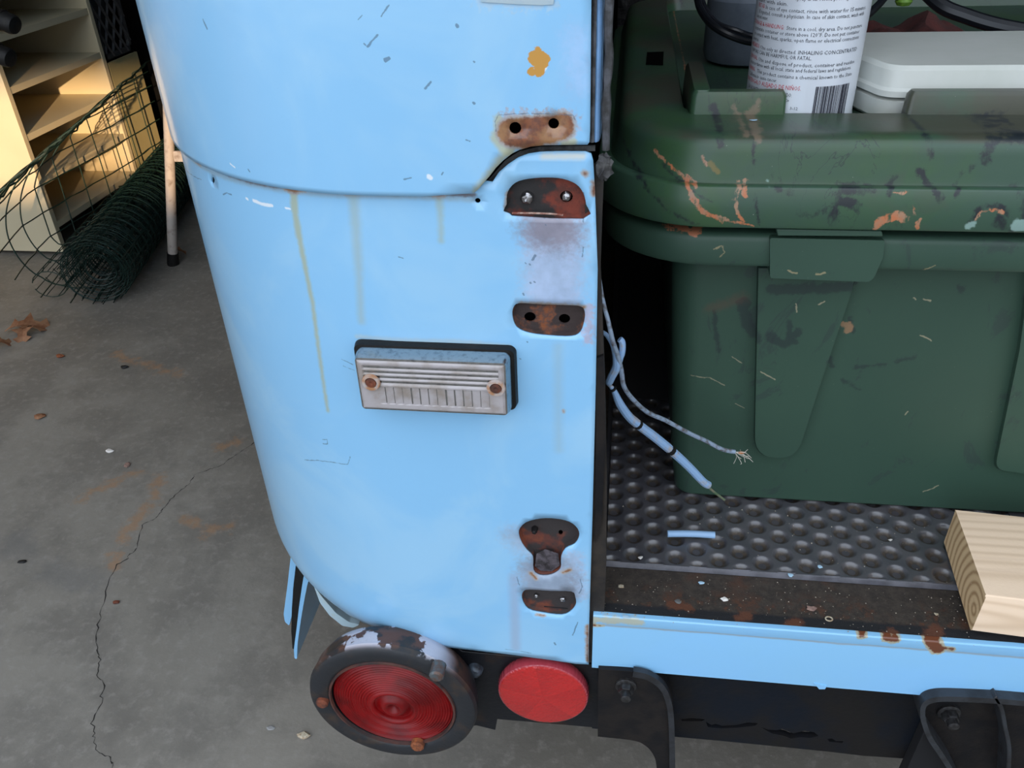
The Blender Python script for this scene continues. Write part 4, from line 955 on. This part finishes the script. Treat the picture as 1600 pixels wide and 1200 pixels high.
wrap_text(black, 'grey_print', ink, 'small grey print'); wrap_text(reds, 'red_print', redink, 'small red print')
(bx0, _), (bx1, bz1) = can_at(1276, 131), can_at(1327, 129); bz0 = cc[2] + .008
V = []; Fs = []; x = bx0; k = 0
rb = random.Random(7)
while x < bx1:
    wv = rb.choice([.0003, .0003, .0006, .0009]); a0 = view_ang + x / CR; a1 = view_ang + (x + wv) / CR; r = CR + .00035
    for a, z in ((a0, bz0), (a1, bz0), (a1, bz1), (a0, bz1)): V.append((cc[0] + r * math.cos(a), cc[1] + r * math.sin(a), z))
    Fs.append([k, k + 1, k + 2, k + 3]); k += 4; x += wv + rb.choice([.0003, .0003, .0006])
link('barcode', V, Fs, simple('black_ink', (.015, .015, .03), .6), can, smooth=False, label='black barcode')

# ------------------------------------------------------------------ white container on the lid
zb_ = ZT - .0115
ztop = .762
p_b = onZ(1390, 175, zb_)
q = lambda a, b, z=ztop: onZ(a, b, z)
f0 = q(1398, 105); bk = q(1347, 49); lf = q(1338, 76)
yb = bk[1]; box = thing('plastic_case', 'low white plastic case on the green tote beside the spray can', 'case', (.30, (f0[1] + yb) / 2, zb_))
def case_loop(ins, z, dx=0.0):
    x0_ = lf[0] + ins; y0_ = f0[1] + ins
    P = [(.56 - ins, y0_), (.56 - ins, yb - ins), (x0_ - .02, yb - ins), (x0_ - .02, lf[1] + .03), (f0[0] + ins * .5 - .003, y0_)]
    P = round_poly(P, [.01, .01, .012, .02, .012], 5); return np.c_[P, np.full(len(P), z)]
zm = (ztop + zb_) / 2 - .003
G().loft([case_loop(.004, zb_), case_loop(.0, zb_ + .003), case_loop(-.001, zm - .004), case_loop(-.0015, zm - .001), case_loop(.003, zm)]).out('case_base', M['white_plastic'], box, sharp=30)
G().loft([case_loop(.003, zm + .001), case_loop(-.002, zm + .002), case_loop(-.002, zm + .006), case_loop(.0, zm + .008), case_loop(.002, ztop - .003), case_loop(.005, ztop)]).out('case_lid', M['white_plastic'], box, sharp=30)

# ------------------------------------------------------------------ things at the back of the lid
c0 = onZ(1150, 108, ZT - .012); c0 = np.array((c0[0] + .01, c0[1] + .035, ZT - .012))
o = G().lathe([(.028, .0), (.036, .003), (.038, .01), (.038, .055), (.034, .060), (.038, .066), (.039, .13), (.036, .15), (.018, .17), (.016, .19), (.0001, .19)], c0, (0, 0, 1), 36).out('plastic_bottle', M['jug'], None, loc=None)
tag(o, 'grey-blue plastic bottle standing behind the spray can', 'bottle')
def tube_thing(name, pts, r, mat, label, cat, n=10, sm_=8):
    p = smooth_loop(pts, sm_, closed=False); base = p.mean(0); base[2] = p[:, 2].min()
    o = link(name, *(lambda g: (g.v, g.f))(G().tube(p, r, n)), mat, None, loc=base); return tag(o, label, cat)
tube_thing('black_cable', [onY(1075, -60, .36), onY(1088, -10, .33), onY(1095, 15, .31), onY(1112, 38, .29), onY(1140, 55, .28), onY(1180, 66, .28), onY(1240, 62, .28), onY(1300, 52, .29), onY(1345, 30, .31), onY(1375, 5, .33), onY(1400, -30, .36)], .0032, M['hose'], 'thick black cable looped behind the spray can', 'cable')
tube_thing('black_cable', [onY(1085, -50, .38), onY(1098, 5, .34), onY(1118, 35, .32), onY(1150, 48, .31), onY(1190, 58, .31), onY(1260, 48, .33), onY(1330, 10, .36)], .0026, simple('black_hose_shiny', (.014, .015, .02), .25), 'thinner glossy black cable behind the grey-blue bottle', 'cable')
tube_thing('rubber_hose', [onY(1430, -30, .36), onY(1470, 8, .34), onY(1510, 25, .33), onY(1560, 40, .32), onY(1640, 55, .31)], .006, M['hose'], 'black hose lying behind the white plastic case', 'hose')
# maroon cloth
g = G(); v = []; A = [onZ(1335, 55, .742), onZ(1480, 48, .742)]
nu, nv = 26, 16
for j in range(nv + 1):
    for i in range(nu + 1):
        u, t = i / nu, j / nv; x = A[0][0] - .02 + (.16) * u; y = .325 + .13 * t
        z = ZT - .010 + .030 * math.sin(math.pi * min(u * 1.1, 1)) ** .7 * math.sin(math.pi * (.1 + .8 * t)) + .006 * math.sin(u * 17 + t * 5) * math.sin(t * 9) + .004 * math.sin(u * 31)
        v.append((x + .004 * math.sin(t * 14), y, max(z, ZT - .0115)))
g.add(v, [[j * (nu + 1) + i, j * (nu + 1) + i + 1, (j + 1) * (nu + 1) + i + 1, (j + 1) * (nu + 1) + i] for j in range(nv) for i in range(nu)])
o = g.out('rag', M['cloth'], None, loc=None); tag(o, 'crumpled maroon rag behind the white plastic case', 'rag')
# green leafy scrap
c0 = onY(1412, 2, .33); g = G()
for k in range(5):
    a = k * 1.25; dr = np.array((math.cos(a), math.sin(a) * .6, .15)); sd = np.array((-dr[1], dr[0], 0)) * .35
    g.add([c0, c0 + dr * .006 + sd * .006, c0 + dr * .013 + (0, 0, .002), c0 + dr * .006 - sd * .006], [(0, 1, 2, 3)])
g.lathe([(.0001, .004), (.005, .003), (.007, .0), (.005, -.003), (.0001, -.004)], c0, (0, 0, 1), 12)
o = g.out('green_leaf', M['leaf_green'], None); tag(o, 'small bright green leafy scrap on the maroon rag', 'leaf')
# dark clutter behind the lid (black bag) fills the truck's depth
g = G(); v = []
for j in range(13):
    for i in range(29):
        u, t = i / 28, j / 12; a = math.pi * t
        v.append((-.02 + .9 * u, .90 - .07 * math.sin(a) * (1 + .2 * math.sin(u * 23)),   .415 + .55 * t + .03 * math.sin(u * 9)))
g.add(v, [[j * 29 + i, j * 29 + i + 1, (j + 1) * 29 + i + 1, (j + 1) * 29 + i] for j in range(12) for i in range(28)])
o = g.out('black_tarp', simple('black_tarp', (.010, .010, .011), .55, .0, bump=.6, bscale=40, dist=.01), None); tag(o, 'crumpled black tarp in the dark behind the green tote', 'tarp')

# ------------------------------------------------------------------ pine board
n = N('pine'); c0 = n.vec('MULTIPLY', n.co, (.10, 1, 1)); n1 = n.noise(30, 3, .5, co=c0, dist=.8)
wv = n.t.nodes.new('ShaderNodeTexWave'); wv.wave_type = 'RINGS'; wv.rings_direction = 'X'; wv.inputs['Scale'].default_value = 40; wv.inputs['Distortion'].default_value = 1.6; wv.inputs['Detail'].default_value = 2; wv.inputs['Detail Scale'].default_value = .8
n.t.links.new(n.vec('ADD', n.vec('MULTIPLY', n.co, (.05, 1, 1)), (0, .022, -.014)), wv.inputs['Vector'])
ringf = n.math('POWER', wv.outputs['Fac'], 2.2)
sep = n.t.nodes.new('ShaderNodeSeparateXYZ'); geo = n.t.nodes.new('ShaderNodeTexCoord'); n.t.links.new(geo.outputs['Normal'], sep.inputs[0]); endg = n.ss(n.math('ABSOLUTE', sep.outputs[0]), .6, .8)
side = n.mix(n.math('MULTIPLY', ringf, .55), (.90, .69, .50), (.66, .46, .29)); side = n.mix(n.ss(n.noise(80, 4, .6, co=n.vec('MULTIPLY', n.co, (.06, 1, 1))), .5, .75), side, (.78, .58, .41))
endc = n.mix(ringf, (.74, .53, .30), (.42, .25, .12)); endc = n.mix(n.ss(n.noise(500, 3), .6, .7), endc, (.62, .45, .26))
n.set(base=n.mix(endg, side, endc), rough=.7); n.bump(n.noise(400, 4, .6), .3, .0006); M['pine'] = n.m
p_bt = onZ(1493, 795, .4375); p_ft = onZ(1540, 930, .4375); wz0 = ZM + .003
wv_ = p_bt - p_ft; wv_[2] = 0; wl = np.linalg.norm(wv_); wdir = wv_ / wl; ldir = np.array([wdir[1], -wdir[0], 0])
base = np.array((p_ft + wv_ / 2 + ldir * .2)); base[2] = wz0
g = G(); th = .4375 - wz0
sect = [(0, 0), (wl, 0), (wl, th), (0, th)]; sect = round_poly(sect, .0025, 3)
loops = []
for k, L in enumerate((0, .0008, .25, .5)):
    lp_ = []
    for i, (a, b) in enumerate(sect):
        jit_ = rng.normal(0, .0004) if k == 0 else 0
        lp_.append(np.array([p_ft[0], p_ft[1], wz0]) + wdir * a + ldir * (L + jit_ - .0) + np.array([0, 0, b]))
    loops.append(np.array(lp_))
g.loft(loops)
o = link('pine_board', g.v, g.f, M['pine'], None, loc=base, sharp=30); tag(o, 'sawn pale pine board with ringed end grain lying on the rubber mat', 'board')
a = onZ(1540, 972, wz0 + .002); o2 = G().tube([a + (.002, .001, .002), a + (0, -.002, -.001), onZ(1541, 986, wz0 - .002)], [.0006, .0005, .0002], 5); o2 = link('splinter', o2.v, o2.f, simple('pale_splinter', (.62, .45, .26), .7), o, label='thin splinter at the end')

# ------------------------------------------------------------------ wires
M['cable_blue'] = simple('blue_oversprayed_cable', (.26, .42, .66), .5, .0, (.36, .35, .36), 90, .2, 300, lo=.52, hi=.7)
M['cable_worn'] = simple('worn_blue_grey_cable', (.27, .35, .46), .6, .0, (.11, .10, .10), 160, .3, 300, lo=.45, hi=.65)
w1 = smooth_loop([onY(x, y, Y) for x, y, Y in [(934, 370, .014), (935, 420, .014), (941, 465, .012), (951, 505, .012), (958, 535, .016), (965, 555, .022), (971, 580, .028), (975, 604, .034), (990, 625, .045), (1013, 645, .060), (1040, 657, .072), (1075, 676, .085), (1105, 690, .095), (1128, 702, .1), (1148, 706, .103)]], 6, closed=False)
wire = thing('thin_wire', 'thin pale blue wire with a frayed copper end, curving out of the truck', 'wire', w1.mean(0))
G().tube(w1, np.interp(np.linspace(0, 1, len(w1)), [0, .3, 1], [.0011, .0016, .0018]), 8).out('wire_insulation', M['cable_worn'], wire)
g = G(); e = w1[-1]
for k in range(12):
    dd = np.array((.009, .001, -.002)) + rng.normal(0, .0035, 3); mid = e + dd * .6 + rng.normal(0, .0012, 3); g.tube(smooth_loop([e, mid, e + dd + rng.normal(0, .002, 3) + (0, 0, -.002)], 4, closed=False), .00022, 4)
g.out('frayed_strands', simple('pale_strands', (.55, .52, .45), .6), wire)
g = G().lathe([(.001, .0), (.0014, .002), (.0007, .005)], e + (.003, .0, -.0006), (1, .2, -.1), 8); g.out('copper_core', M['copper'], wire, label='bare copper core')
w2 = smooth_loop([onY(x, y, Y) for x, y, Y in [(939, 517, .016), (950, 526, .02), (960, 545, .024), (964, 570, .026), (955, 590, .028), (952, 600, .03), (959, 610, .032), (968, 630, .036), (982, 650, .042), (998, 664, .048), (1022, 682, .056), (1050, 705, .064), (1075, 728, .070), (1098, 752, .074), (1107, 758, .076)]], 6, closed=False)
cab = thing('blue_cable', 'thicker pale blue taped cable ending in a green wire over the mat', 'cable', w2.mean(0))
rr = np.interp(np.linspace(0, 1, len(w2)), [0, .12, .2, .34, .38, .42, .5, .62, .75, 1], [.0012, .0018, .0030, .0026, .0012, .0018, .0030, .0034, .0036, .0032])
G().tube(w2, rr, 10).out('cable_sleeve', M['cable_blue'], cab)
G().tube(smooth_loop([onY(968, 530, .026), onY(972, 535, .026), onY(972, 550, .026), onY(966, 572, .028), onY(956, 592, .028)], 5, closed=False), [.0022] * 12 + [.0018] * 9, 8).out('folded_end', M['cable_blue'], cab)
i_ = lambda px, py: int(np.argmin(np.linalg.norm(proj(w2) - (px, py), axis=1)))
for p in ((958, 608), (1000, 664), (1051, 705)):
    k = i_(*p); G().tube(w2[max(k - 1, 0):k + 1], max(rr[k], .0026) + .0004, 10).out('tape_band', M['rubber'], cab, label='black tape band')
e = w2[-1]; G().tube(smooth_loop([e - (.002, 0, 0), onY(1115, 768, .080), onY(1124, 775, .084), onY(1132, 781, .086)], 5, closed=False), .0010, 6).out('green_core', M['green_wire'], cab, label='thin green inner wire')
a, b = onZ(1043, 834, ZM + .0065), onZ(1117, 836, ZM + .0065)
k = [a, (a + b) / 2 + (0, .0008, 0), b]; g = G().tube(smooth_loop(k, 6, closed=False), .0030, 12)
o = link('sleeve_offcut', g.v, g.f, simple('pale_blue_sleeve', (.30, .48, .72), .5), None, loc=(a + b) / 2 - (0, 0, .003)); tag(o, 'short offcut of pale blue tube lying on the rubber mat', 'tube')

# ------------------------------------------------------------------ small debris, each its own thing
def bit(name, px, py, z, size, mat, label, cat, flat=.35, ring=False, seed=0):
    p = onZ(px, py, z)
    if abs(z - ZM) < .004: p[2] = float(mat_z(p[0], p[1]))
    r_ = np.random.default_rng(seed + int(px)); g = G()
    if ring:
        pts = [p + (size * math.cos(a), size * .8 * math.sin(a), size * .3) for a in np.linspace(0, 2 * math.pi, 17)]; g.tube(pts, size * .22, 6, cap=False)
    else:
        n_ = 9; g.lathe([(size * .5, 0), (size, size * flat * .5), (size * .6, size * flat), (.00005, size * flat * 1.05)], p, (0, 0, 1), n_)
        k = r_.uniform(.65, 1.25, (n_, 1)); v = np.array(g.v) - p
        for j in range(4): v[j * n_:(j + 1) * n_] *= np.c_[k, k * r_.uniform(.6, .9), np.ones((n_, 1))]
        g.v = [tuple(q) for q in v + p]
    o = link(name, g.v, g.f, mat, None, loc=p, smooth=ring); return tag(o, label, cat)
FZ = .3912
bit('white_pebble', 1131, 938, FZ, .0032, M['white_bit'], 'round white pebble on the dirty sill, brightest speck there', 'pebble', .8)
bit('small_ring', 1295, 968, FZ, .0026, M['bone'], 'tiny pale ring lying on the dirty sill', 'ring', ring=True)
bit('paint_flake', 1267, 951, FZ, .0040, M['pinkbit'], 'pinkish flake on the dirty sill near the tiny ring', 'flake', .3)
bit('paint_flake', 1236, 895, ZM + .003, .0024, M['chip'], 'pale blue paint flake on a stud at the mat front edge', 'flake', .2)
bit('paint_flake', 1282, 885, ZM + .001, .0021, M['chip'], 'pale blue paint flake between studs, the one nearer the pine board', 'flake', .2)
bit('paint_flake', 978, 964, FZ + .0002, .0026, M['chip'], 'pale blue paint flake on the edge of the blue sill', 'flake', .2)
bit('paint_flake', 1178, 188, ZT + .0004, .0030, M['chip'], 'pale blue paint flake on the green lid, lower of two', 'flake', .12)
bit('paint_flake', 1191, 172, ZT + .0004, .0030, M['chip'], 'pale blue paint flake on the green lid, beside the tan scuff', 'flake', .12)
bit('paint_flake', 1002, 867, ZM + .003, .0026, M['white_bit'], 'curled whitish flake on a mat stud near the jamb', 'flake', .6)
bit('paint_flake', 1059, 940, FZ, .0030, simple('grey_flake', (.12, .12, .12), .5), 'curled grey flake on the dirty sill', 'flake', .4)
bit('paint_flake', 970, 917, FZ, .0030, M['bone'], 'thin cream flake on the sill near the jamb', 'flake', .3)
bit('paint_flake', 1095, 911, FZ, .0028, M['chip'], 'thin curved pale flake just below the mat edge', 'flake', .3)
bit('paint_flake', 1463, 960, FZ, .0020, M['bone'], 'cream sliver on the dirty sill left of the pine board', 'flake', .3)
bit('paint_flake', 1394, 840, ZM + .002, .0026, M['white_bit'], 'white flake between mat studs below the tote', 'flake', .3)
bit('white_pellet', 172, 706, 0, .009, M['white_bit'], 'oval white pellet alone on the concrete floor', 'pellet', .5)
bit('pebble', 35, 879, 0, .006, M['rubber'], 'black speck of grit on the floor by the dark stain', 'pebble', .6)
bit('pebble', 182, 942, 0, .006, M['rust'], 'rust brown crumb on the floor right of the crack', 'pebble', .6)
bit('seed_husk', 94, 558, 0, .010, M['rust_orange'], 'small orange-brown husk on the floor below the dry leaf', 'husk', .6)
bit('seed_husk', 195, 575, 0, .009, M['rubber'], 'dark husk beside the brown smear on the floor', 'husk', .6)
bit('seed_husk', 62, 652, 0, .011, M['dry_leaf'], 'curled brown husk alone on the floor at the edge', 'husk', .5)
bit('seed_husk', 199, 727, 0, .008, M['pinkbit'], 'flat brown husk on the floor near the white pellet', 'husk', .4)
bit('wood_curl', 474, 1151, 0, .008, M['bone'], 'pale curled shaving on the floor beside the tail lamp', 'shaving', .6)
bit('wood_chip', 423, 1138, 0, .005, simple('grey_chip', (.3, .3, .3), .7), 'thin grey sliver on the floor near the tail lamp', 'chip', .3)
# fine grit that nobody could count
V = []; Fs = []
for k in range(300):
    px = rng.uniform(930, 1530); t = rng.uniform(0, 1)
    y_top = 890 + (px - 948) * .07; y_bot = 962 + (px - 927) * .089
    p = onZ(px, y_top + (y_bot - y_top) * t, FZ)
    if k % 3 == 0: p = onZ(rng.uniform(955, 1480), 0, 0) * 0 + np.array([rng.uniform(0, .28), rng.uniform(.058, .135), 0.0]); p[2] = float(mat_z(p[0], p[1])) if k % 3 == 0 else p[2]
    s_ = abs(rng.normal(.0002, .0002)) + .00018; a = rng.uniform(0, 6)
    i = len(V); V += [tuple(p + np.array([s_ * math.cos(a + q), s_ * math.sin(a + q), 0])) for q in (0, 2.1, 4.2)] + [tuple(p + (0, 0, s_))]; Fs += [[i, i + 1, i + 3], [i + 1, i + 2, i + 3], [i + 2, i, i + 3]]
o = link('grit', V, Fs, simple('pale_grit', (.40, .35, .28), .8), None, smooth=False, kind='stuff'); o['label'] = 'pale grit scattered over sill and rubber mat'; o['category'] = 'grit'

# ------------------------------------------------------------------ shelf unit in the background
YP = 1.466
P0 = onY(102, 401, YP); XS = P0[0]; zbp = max(P0[2], .012)
YE = onX(139, 0, XS)[1]
shelf = thing('shelf_unit', 'cream laminate shelf unit on castors with sunlight across its shelves', 'shelf unit', (XS - .2, (YP + YE) / 2, 0))
SD = .42; TH = .016; SH = .95
G().box((XS - SD, YP, zbp), (XS, YP + TH, SH)).out('side_panel', M['cream'], shelf, bevel=.001)
G().box((XS - SD, YE - TH, zbp), (XS, YE, SH)).out('side_panel', M['cream'], shelf, bevel=.001)
G().box((XS - SD, YP + TH, zbp), (XS - SD + .006, YE - TH, SH)).out('back_panel', M['cream'], shelf, smooth=False)
zs = [onX(95, 335, XS)[2]]
zz = [.5 * (onX(45, 218, XS)[2] + onX(175, 140, XS)[2]), .5 * (onX(20, 145, XS)[2] + onX(160, 72, XS)[2])]
dz = zz[1] - zz[0]; levels = [zz[0] - 2 * dz, zz[0] - dz, zz[0], zz[1], zz[1] + dz, zz[1] + 2 * dz, SH - TH]
for z in levels: G().box((XS - SD + .006, YP + TH, z - TH), (XS - .002, YE - TH, z)).out('shelf_board', M['cream'], shelf, smooth=False)
for x, y, lab in ((XS - .03, YP + .03, 0), (XS - SD + .05, YP + .03, 0), (XS - .03, YE - .03, 0), (XS - SD + .05, YE - .03, 0)):
    g = G().lathe([(.003, -.012), (.022, -.012), (.024, -.006), (.024, .006), (.022, .012), (.003, .012)], (x, y, .0245), (1, .3, 0), 20); g.box((x - .010, y - .006, .03), (x + .010, y + .006, levels[0] - TH))
    g.out('castor', M['rubber'], shelf)
YT = onX(216, 82, XS)[1]; ztt = onX(168, 98, XS)[2] - .004
cb = G().box((XS - .40, YE + .012, .0), (XS - .004, YT, ztt)); o = link('tan_cabinet', cb.v, cb.f, M['tan'], None, loc=(XS - .2, YT - .1, 0), smooth=False); tag(o, 'low tan cabinet right beside the cream shelf unit', 'cabinet')
# lattice crate on the cabinet
cr0 = thing('plastic_crate', 'dark grey lattice plastic crate on top of the tan cabinet', 'crate', (XS - .2, (YE + YT) / 2, ztt))
xf = XS - .012; ya, yb2 = YE + .016, YT - .004; z0c, z1c = ztt, ztt + .30
g = G()
for a_, b_ in (((xf - .01, ya, z0c), (xf, yb2, z0c + .022)), ((xf - .01, ya, z1c - .03), (xf, yb2, z1c)), ((xf - .01, ya, z0c), (xf, ya + .012, z1c)), ((xf - .01, yb2 - .012, z0c), (xf, yb2, z1c)), ((xf - .35, ya, z0c), (xf - .34, yb2, z1c)), ((xf - .35, ya, z0c), (xf, yb2, z0c + .006))): g.box(a_, b_)
g.box((xf - .05, ya + .01, z0c), (xf - .045, yb2 - .01, z1c))
g.out('crate_frame', M['crate'], cr0, smooth=False)
W_ = yb2 - ya
for k in range(7):
    for s_ in (-1, 1):
        yc = ya - W_ * .2 + k * W_ * .26; p = [(xf - .003 - .002 * s_, yc, z0c + .01), (xf - .003 - .002 * s_, yc + s_ * .16, z0c + .27)]
        p = [np.array(q) for q in p]; t0, t1 = 0, 1; dyy = p[1][1] - p[0][1]
        ta, tb = sorted(((ya - p[0][1]) / dyy, (yb2 - p[0][1]) / dyy)); t0, t1 = max(0, ta), min(1, tb)
        if t1 - t0 < .1: continue
        a_, b_ = p[0] + (p[1] - p[0]) * t0, p[0] + (p[1] - p[0]) * t1
        g = G().tube([a_, b_], .0045, 4); g.out('lattice_bar', M['crate'], cr0, smooth=False)
# tall black locker behind
bc = np.array((XS + .02, YT + .36, 0)); g = G().box(bc + (-.34, -.22, .0), bc + (.34, .22, 1.5))
lk = thing('black_locker', 'tall black locker in the dark behind the step ladder', 'locker', bc)
g.out('locker_body', M['bin_black'], lk, bevel=.004); G().box(bc + (-.32, -.232, .06), bc + (.32, -.224, 1.46)).out('locker_door', M['bin_black'], lk, bevel=.002)

# black rubber knobs at the edge of the frame
for (px, py), dx, lab in (((24, 40), -.16, 'upper black rubber handle end in front of the cream shelves'), ((17, 92), -.16, 'lower black rubber handle end in front of the cream shelves')):
    p = onY(px, py, 1.0); ax = np.array((1, -.15, -.35)); ax = ax / np.linalg.norm(ax)
    root = thing('handle_grip', lab, 'handle', p + ax * -.3, None)
    G().lathe([(.012, -.30), (.012, -.05), (.017, -.045), (.0175, -.006), (.015, .0), (.006, .003), (.0001, .003)], p, ax, 24).out('rubber_grip', M['rubber'], root, sharp=40)
    G().lathe([(.0182, -.030), (.019, -.026), (.0182, -.022)], p, ax, 24).out('ring', M['black_metal'], root)
# ------------------------------------------------------------------ ladder leg
lb = onY(270, 400, 1.43); lt = onY(262, 150, 1.43); dirl = (lt - lb) / np.linalg.norm(lt - lb)
lad = thing('step_ladder', 'worn white ladder leg with black rubber foot standing on the floor', 'ladder', (lb[0], lb[1], 0))
foot = lb - dirl * (lb[2] / dirl[2]); 
G().tube([foot + dirl * .012, foot + dirl * .75], [.0125, .0115], 16).out('leg', M['ladder'], lad)
G().tube([foot + dirl * .0, foot + dirl * .004, foot + dirl * .035], [.0145, .0155, .0145], 16).out('rubber_foot', M['rubber'], lad)
pr = onY(268, 244, 1.43); G().box((pr[0] + .006, pr[1] - .004, pr[2] - .013), (pr[0] + .40, pr[1] + .004, pr[2] + .013)).out('cross_rail', M['ladder'], lad, bevel=.001)
G().tube([foot + (.40, 0, .012), foot + (.40, 0, 0) + dirl * .75], [.0125, .0115], 12).out('leg', M['ladder'], lad)

# ------------------------------------------------------------------ wire fencing
ax = np.array((-.215, .977, 0)); ax /= np.linalg.norm(ax); ev = np.array((-ax[1], ax[0], 0)); ev = -ev if ev[0] > 0 else ev
Rr = .080; A0 = onZ(212, 478, 0) ; A0[2] = 0; A0 = A0 + ev * Rr * 1.02 + ax * .02
fence = thing('wire_fencing', 'dark green wire fencing, partly unrolled, in front of the cream shelf unit', 'fence', A0)
LEN = .88
g = G()
# rolled part: spiral layers of long and round wires
for L_, (rr_, nn_) in enumerate(((Rr, 22), (Rr * .93, 20), (Rr * .85, 18), (Rr * .76, 16), (Rr * .66, 14), (Rr * .54, 10), (Rr * .4, 8))):
    ph = rng.uniform(0, 6); squ = 1 + rng.normal(0, .03)
    for k in range(nn_):
        a = ph + 2 * math.pi * k / nn_ + rng.normal(0, .06); c0 = A0 + ev * rr_ * math.cos(a) * squ + np.array([0, 0, Rr + rr_ * math.sin(a)])
        g.tube([c0, c0 + ax * LEN * .5 + rng.normal(0, .003, 3), c0 + ax * LEN], .0014, 4, cap=False)
    for k in range(int(LEN / .038)):
        u = k * .038 + rng.uniform(0, .02) + L_ * .004; c0 = A0 + ax * u + np.array([0, 0, Rr])
        pts = [c0 + ev * rr_ * squ * math.cos(a) + np.array([0, 0, rr_ * math.sin(a)]) + ax * .004 * math.sin(a * 2) for a in np.linspace(0, 2 * math.pi, 21)]
        g.tube(pts, .0014, 4, cap=False)
g.out('wire_roll', M['fence_dark'], fence, smooth=False, kind='stuff')
# loose curl at the left of the roll
g = G(); R2 = .040; c1 = A0 + ev * (Rr + R2 + .006) + np.array([0, 0, R2 + .006]) + ax * .04
for k in range(18):
    c0 = c1 + ax * (k * .055 + rng.normal(0, .008)); pts = [c0 + ev * R2 * math.cos(a) + np.array([0, 0, R2 * .85 * math.sin(a)]) for a in np.linspace(.2, 6.0, 16)]; g.tube(pts, .0013, 4, cap=False)
for k in range(9):
    a = .3 + k * .7; c0 = c1 + ev * R2 * math.cos(a) + np.array([0, 0, R2 * .85 * math.sin(a)]); g.tube([c0, c0 + ax * LEN * .85], .0013, 4, cap=False)
g.out('loose_curl', M['fence'], fence, smooth=False)
# the unrolled sheet: crosswise wires follow the curl, lengthwise wires run along the roll
Pc = smooth_loop([(.145, .03), (.18, .08), (.192, .14), (.18, .20), (.15, .255), (.11, .30), (.06, .34), (.02, .365), (-.01, .378)], 6, closed=False)
Pc = np.array([(-.02, .01), (.03, .006), (.07, .006), (.11, .012)]+ [tuple(q) for q in Pc])
def sheet_pt(t, u):
    k = t * (len(Pc) - 1); i = min(int(k), len(Pc) - 2); q = Pc[i] * (1 - k + i) + Pc[i + 1] * (k - i)
    q = np.array([min(q[0] + .065 * max(u, 0) * (q[1] > .05), max(.02, (A0 + ax * u)[0] - XS - .018 if u > .12 else 9)), q[1]])
    wob = .004 * math.sin(u * 7 + t * 3); return A0 + ev * (q[0] + wob) + ax * u + np.array([0, 0, q[1] + .006 * math.sin(u * 5 + 1)])
cl = np.r_[0, np.cumsum(np.linalg.norm(np.diff(Pc, axis=0), axis=1))]; tot = cl[-1]
U0, U1 = -.40, .92
us = np.arange(U0, U1, .095)
k = 0
for u in us:
    st = 0.0 if u > 0 else .30
    pts = [sheet_pt(t, u) for t in np.linspace(st, 1, 44)]
    g = G().tube(pts, .0017, 5, cap=False); g.out('cross_wire', M['fence'], fence)
for sL in np.arange(.03, tot, .066):
    t = np.interp(sL, cl, np.arange(len(Pc))) / (len(Pc) - 1)
    ua = U0 - rng.uniform(0, .03) if t > .3 else .0
    pts = [sheet_pt(t, u) + rng.normal(0, .0012, 3) for u in np.linspace(ua, U1, 26)]
    g = G().tube(pts, .0017, 5, cap=False); g.out('long_wire', M['fence'], fence)
for dz_ in (.0, .006):
    pts = [sheet_pt(1.0, u) + np.array([0, 0, dz_]) + ev * -.006 * (dz_ > 0) + rng.normal(0, .002, 3) for u in np.linspace(U0, U1, 40)]
    G().tube(pts, .0020, 5, cap=False).out('edge_wire', M['fence'], fence)

# ------------------------------------------------------------------ dry oak leaves
def oak_leaf(px, py, L, ang, label, tilt=.3):
    p = onZ(px, py, 0); c, s_ = math.cos(ang), math.sin(ang); out = []
    half = [(0, .02), (.12, .06), (.18, .22), (.26, .10), (.36, .13), (.44, .34), (.52, .14), (.62, .14), (.70, .28), (.78, .10), (.88, .12), (1.0, .0)]
    P = [(x, y) for x, y in half] + [(x, -y * .9) for x, y in half[::-1][1:]]
    v = []; 
    for x, y in P:
        X = (x - .5) * L; Y_ = y * L; z = .004 + tilt * abs(Y_) * .8 + .012 * math.sin(x * 5); v.append(p + (c * X - s_ * Y_, s_ * X + c * Y_, z))
    mid = [p + (c * (x - .5) * L, s_ * (x - .5) * L, .004 + .012 * math.sin(x * 5)) for x in np.linspace(0, 1, 12)]
    n_ = len(half); f = []
    V = v + mid; m0 = len(v)
    for i in range(n_ - 1): f.append([i, i + 1, m0 + i + 1, m0 + i])
    for i in range(n_ - 1):
        a_, b_ = len(P) - 1 - i, len(P) - 2 - i
        a_ = a_ if i > 0 else len(P) - 1
        f.append([m0 + i, m0 + i + 1, b_ if b_ >= n_ - 1 else n_ - 1, a_])
    o = link('dry_leaf', V, f, M['dry_leaf'], None, loc=p, smooth=False); so_ = o.modifiers.new('thickness', 'SOLIDIFY'); so_.thickness = .0006; tag(o, label, 'leaf')
oak_leaf(52, 515, .12, .35, 'dry brown oak leaf on the floor under the green fencing wires', .35)
oak_leaf(38, 528, .075, -1.2, 'paler dry leaf lying across the brown oak leaf', .5)
oak_leaf(4, 540, .07, .6, 'dry brown leaf cut off by the picture edge below the fencing', .3)
oak_leaf(284, 397, .05, .5, 'small dark dry leaf beside the black ladder foot', .2)
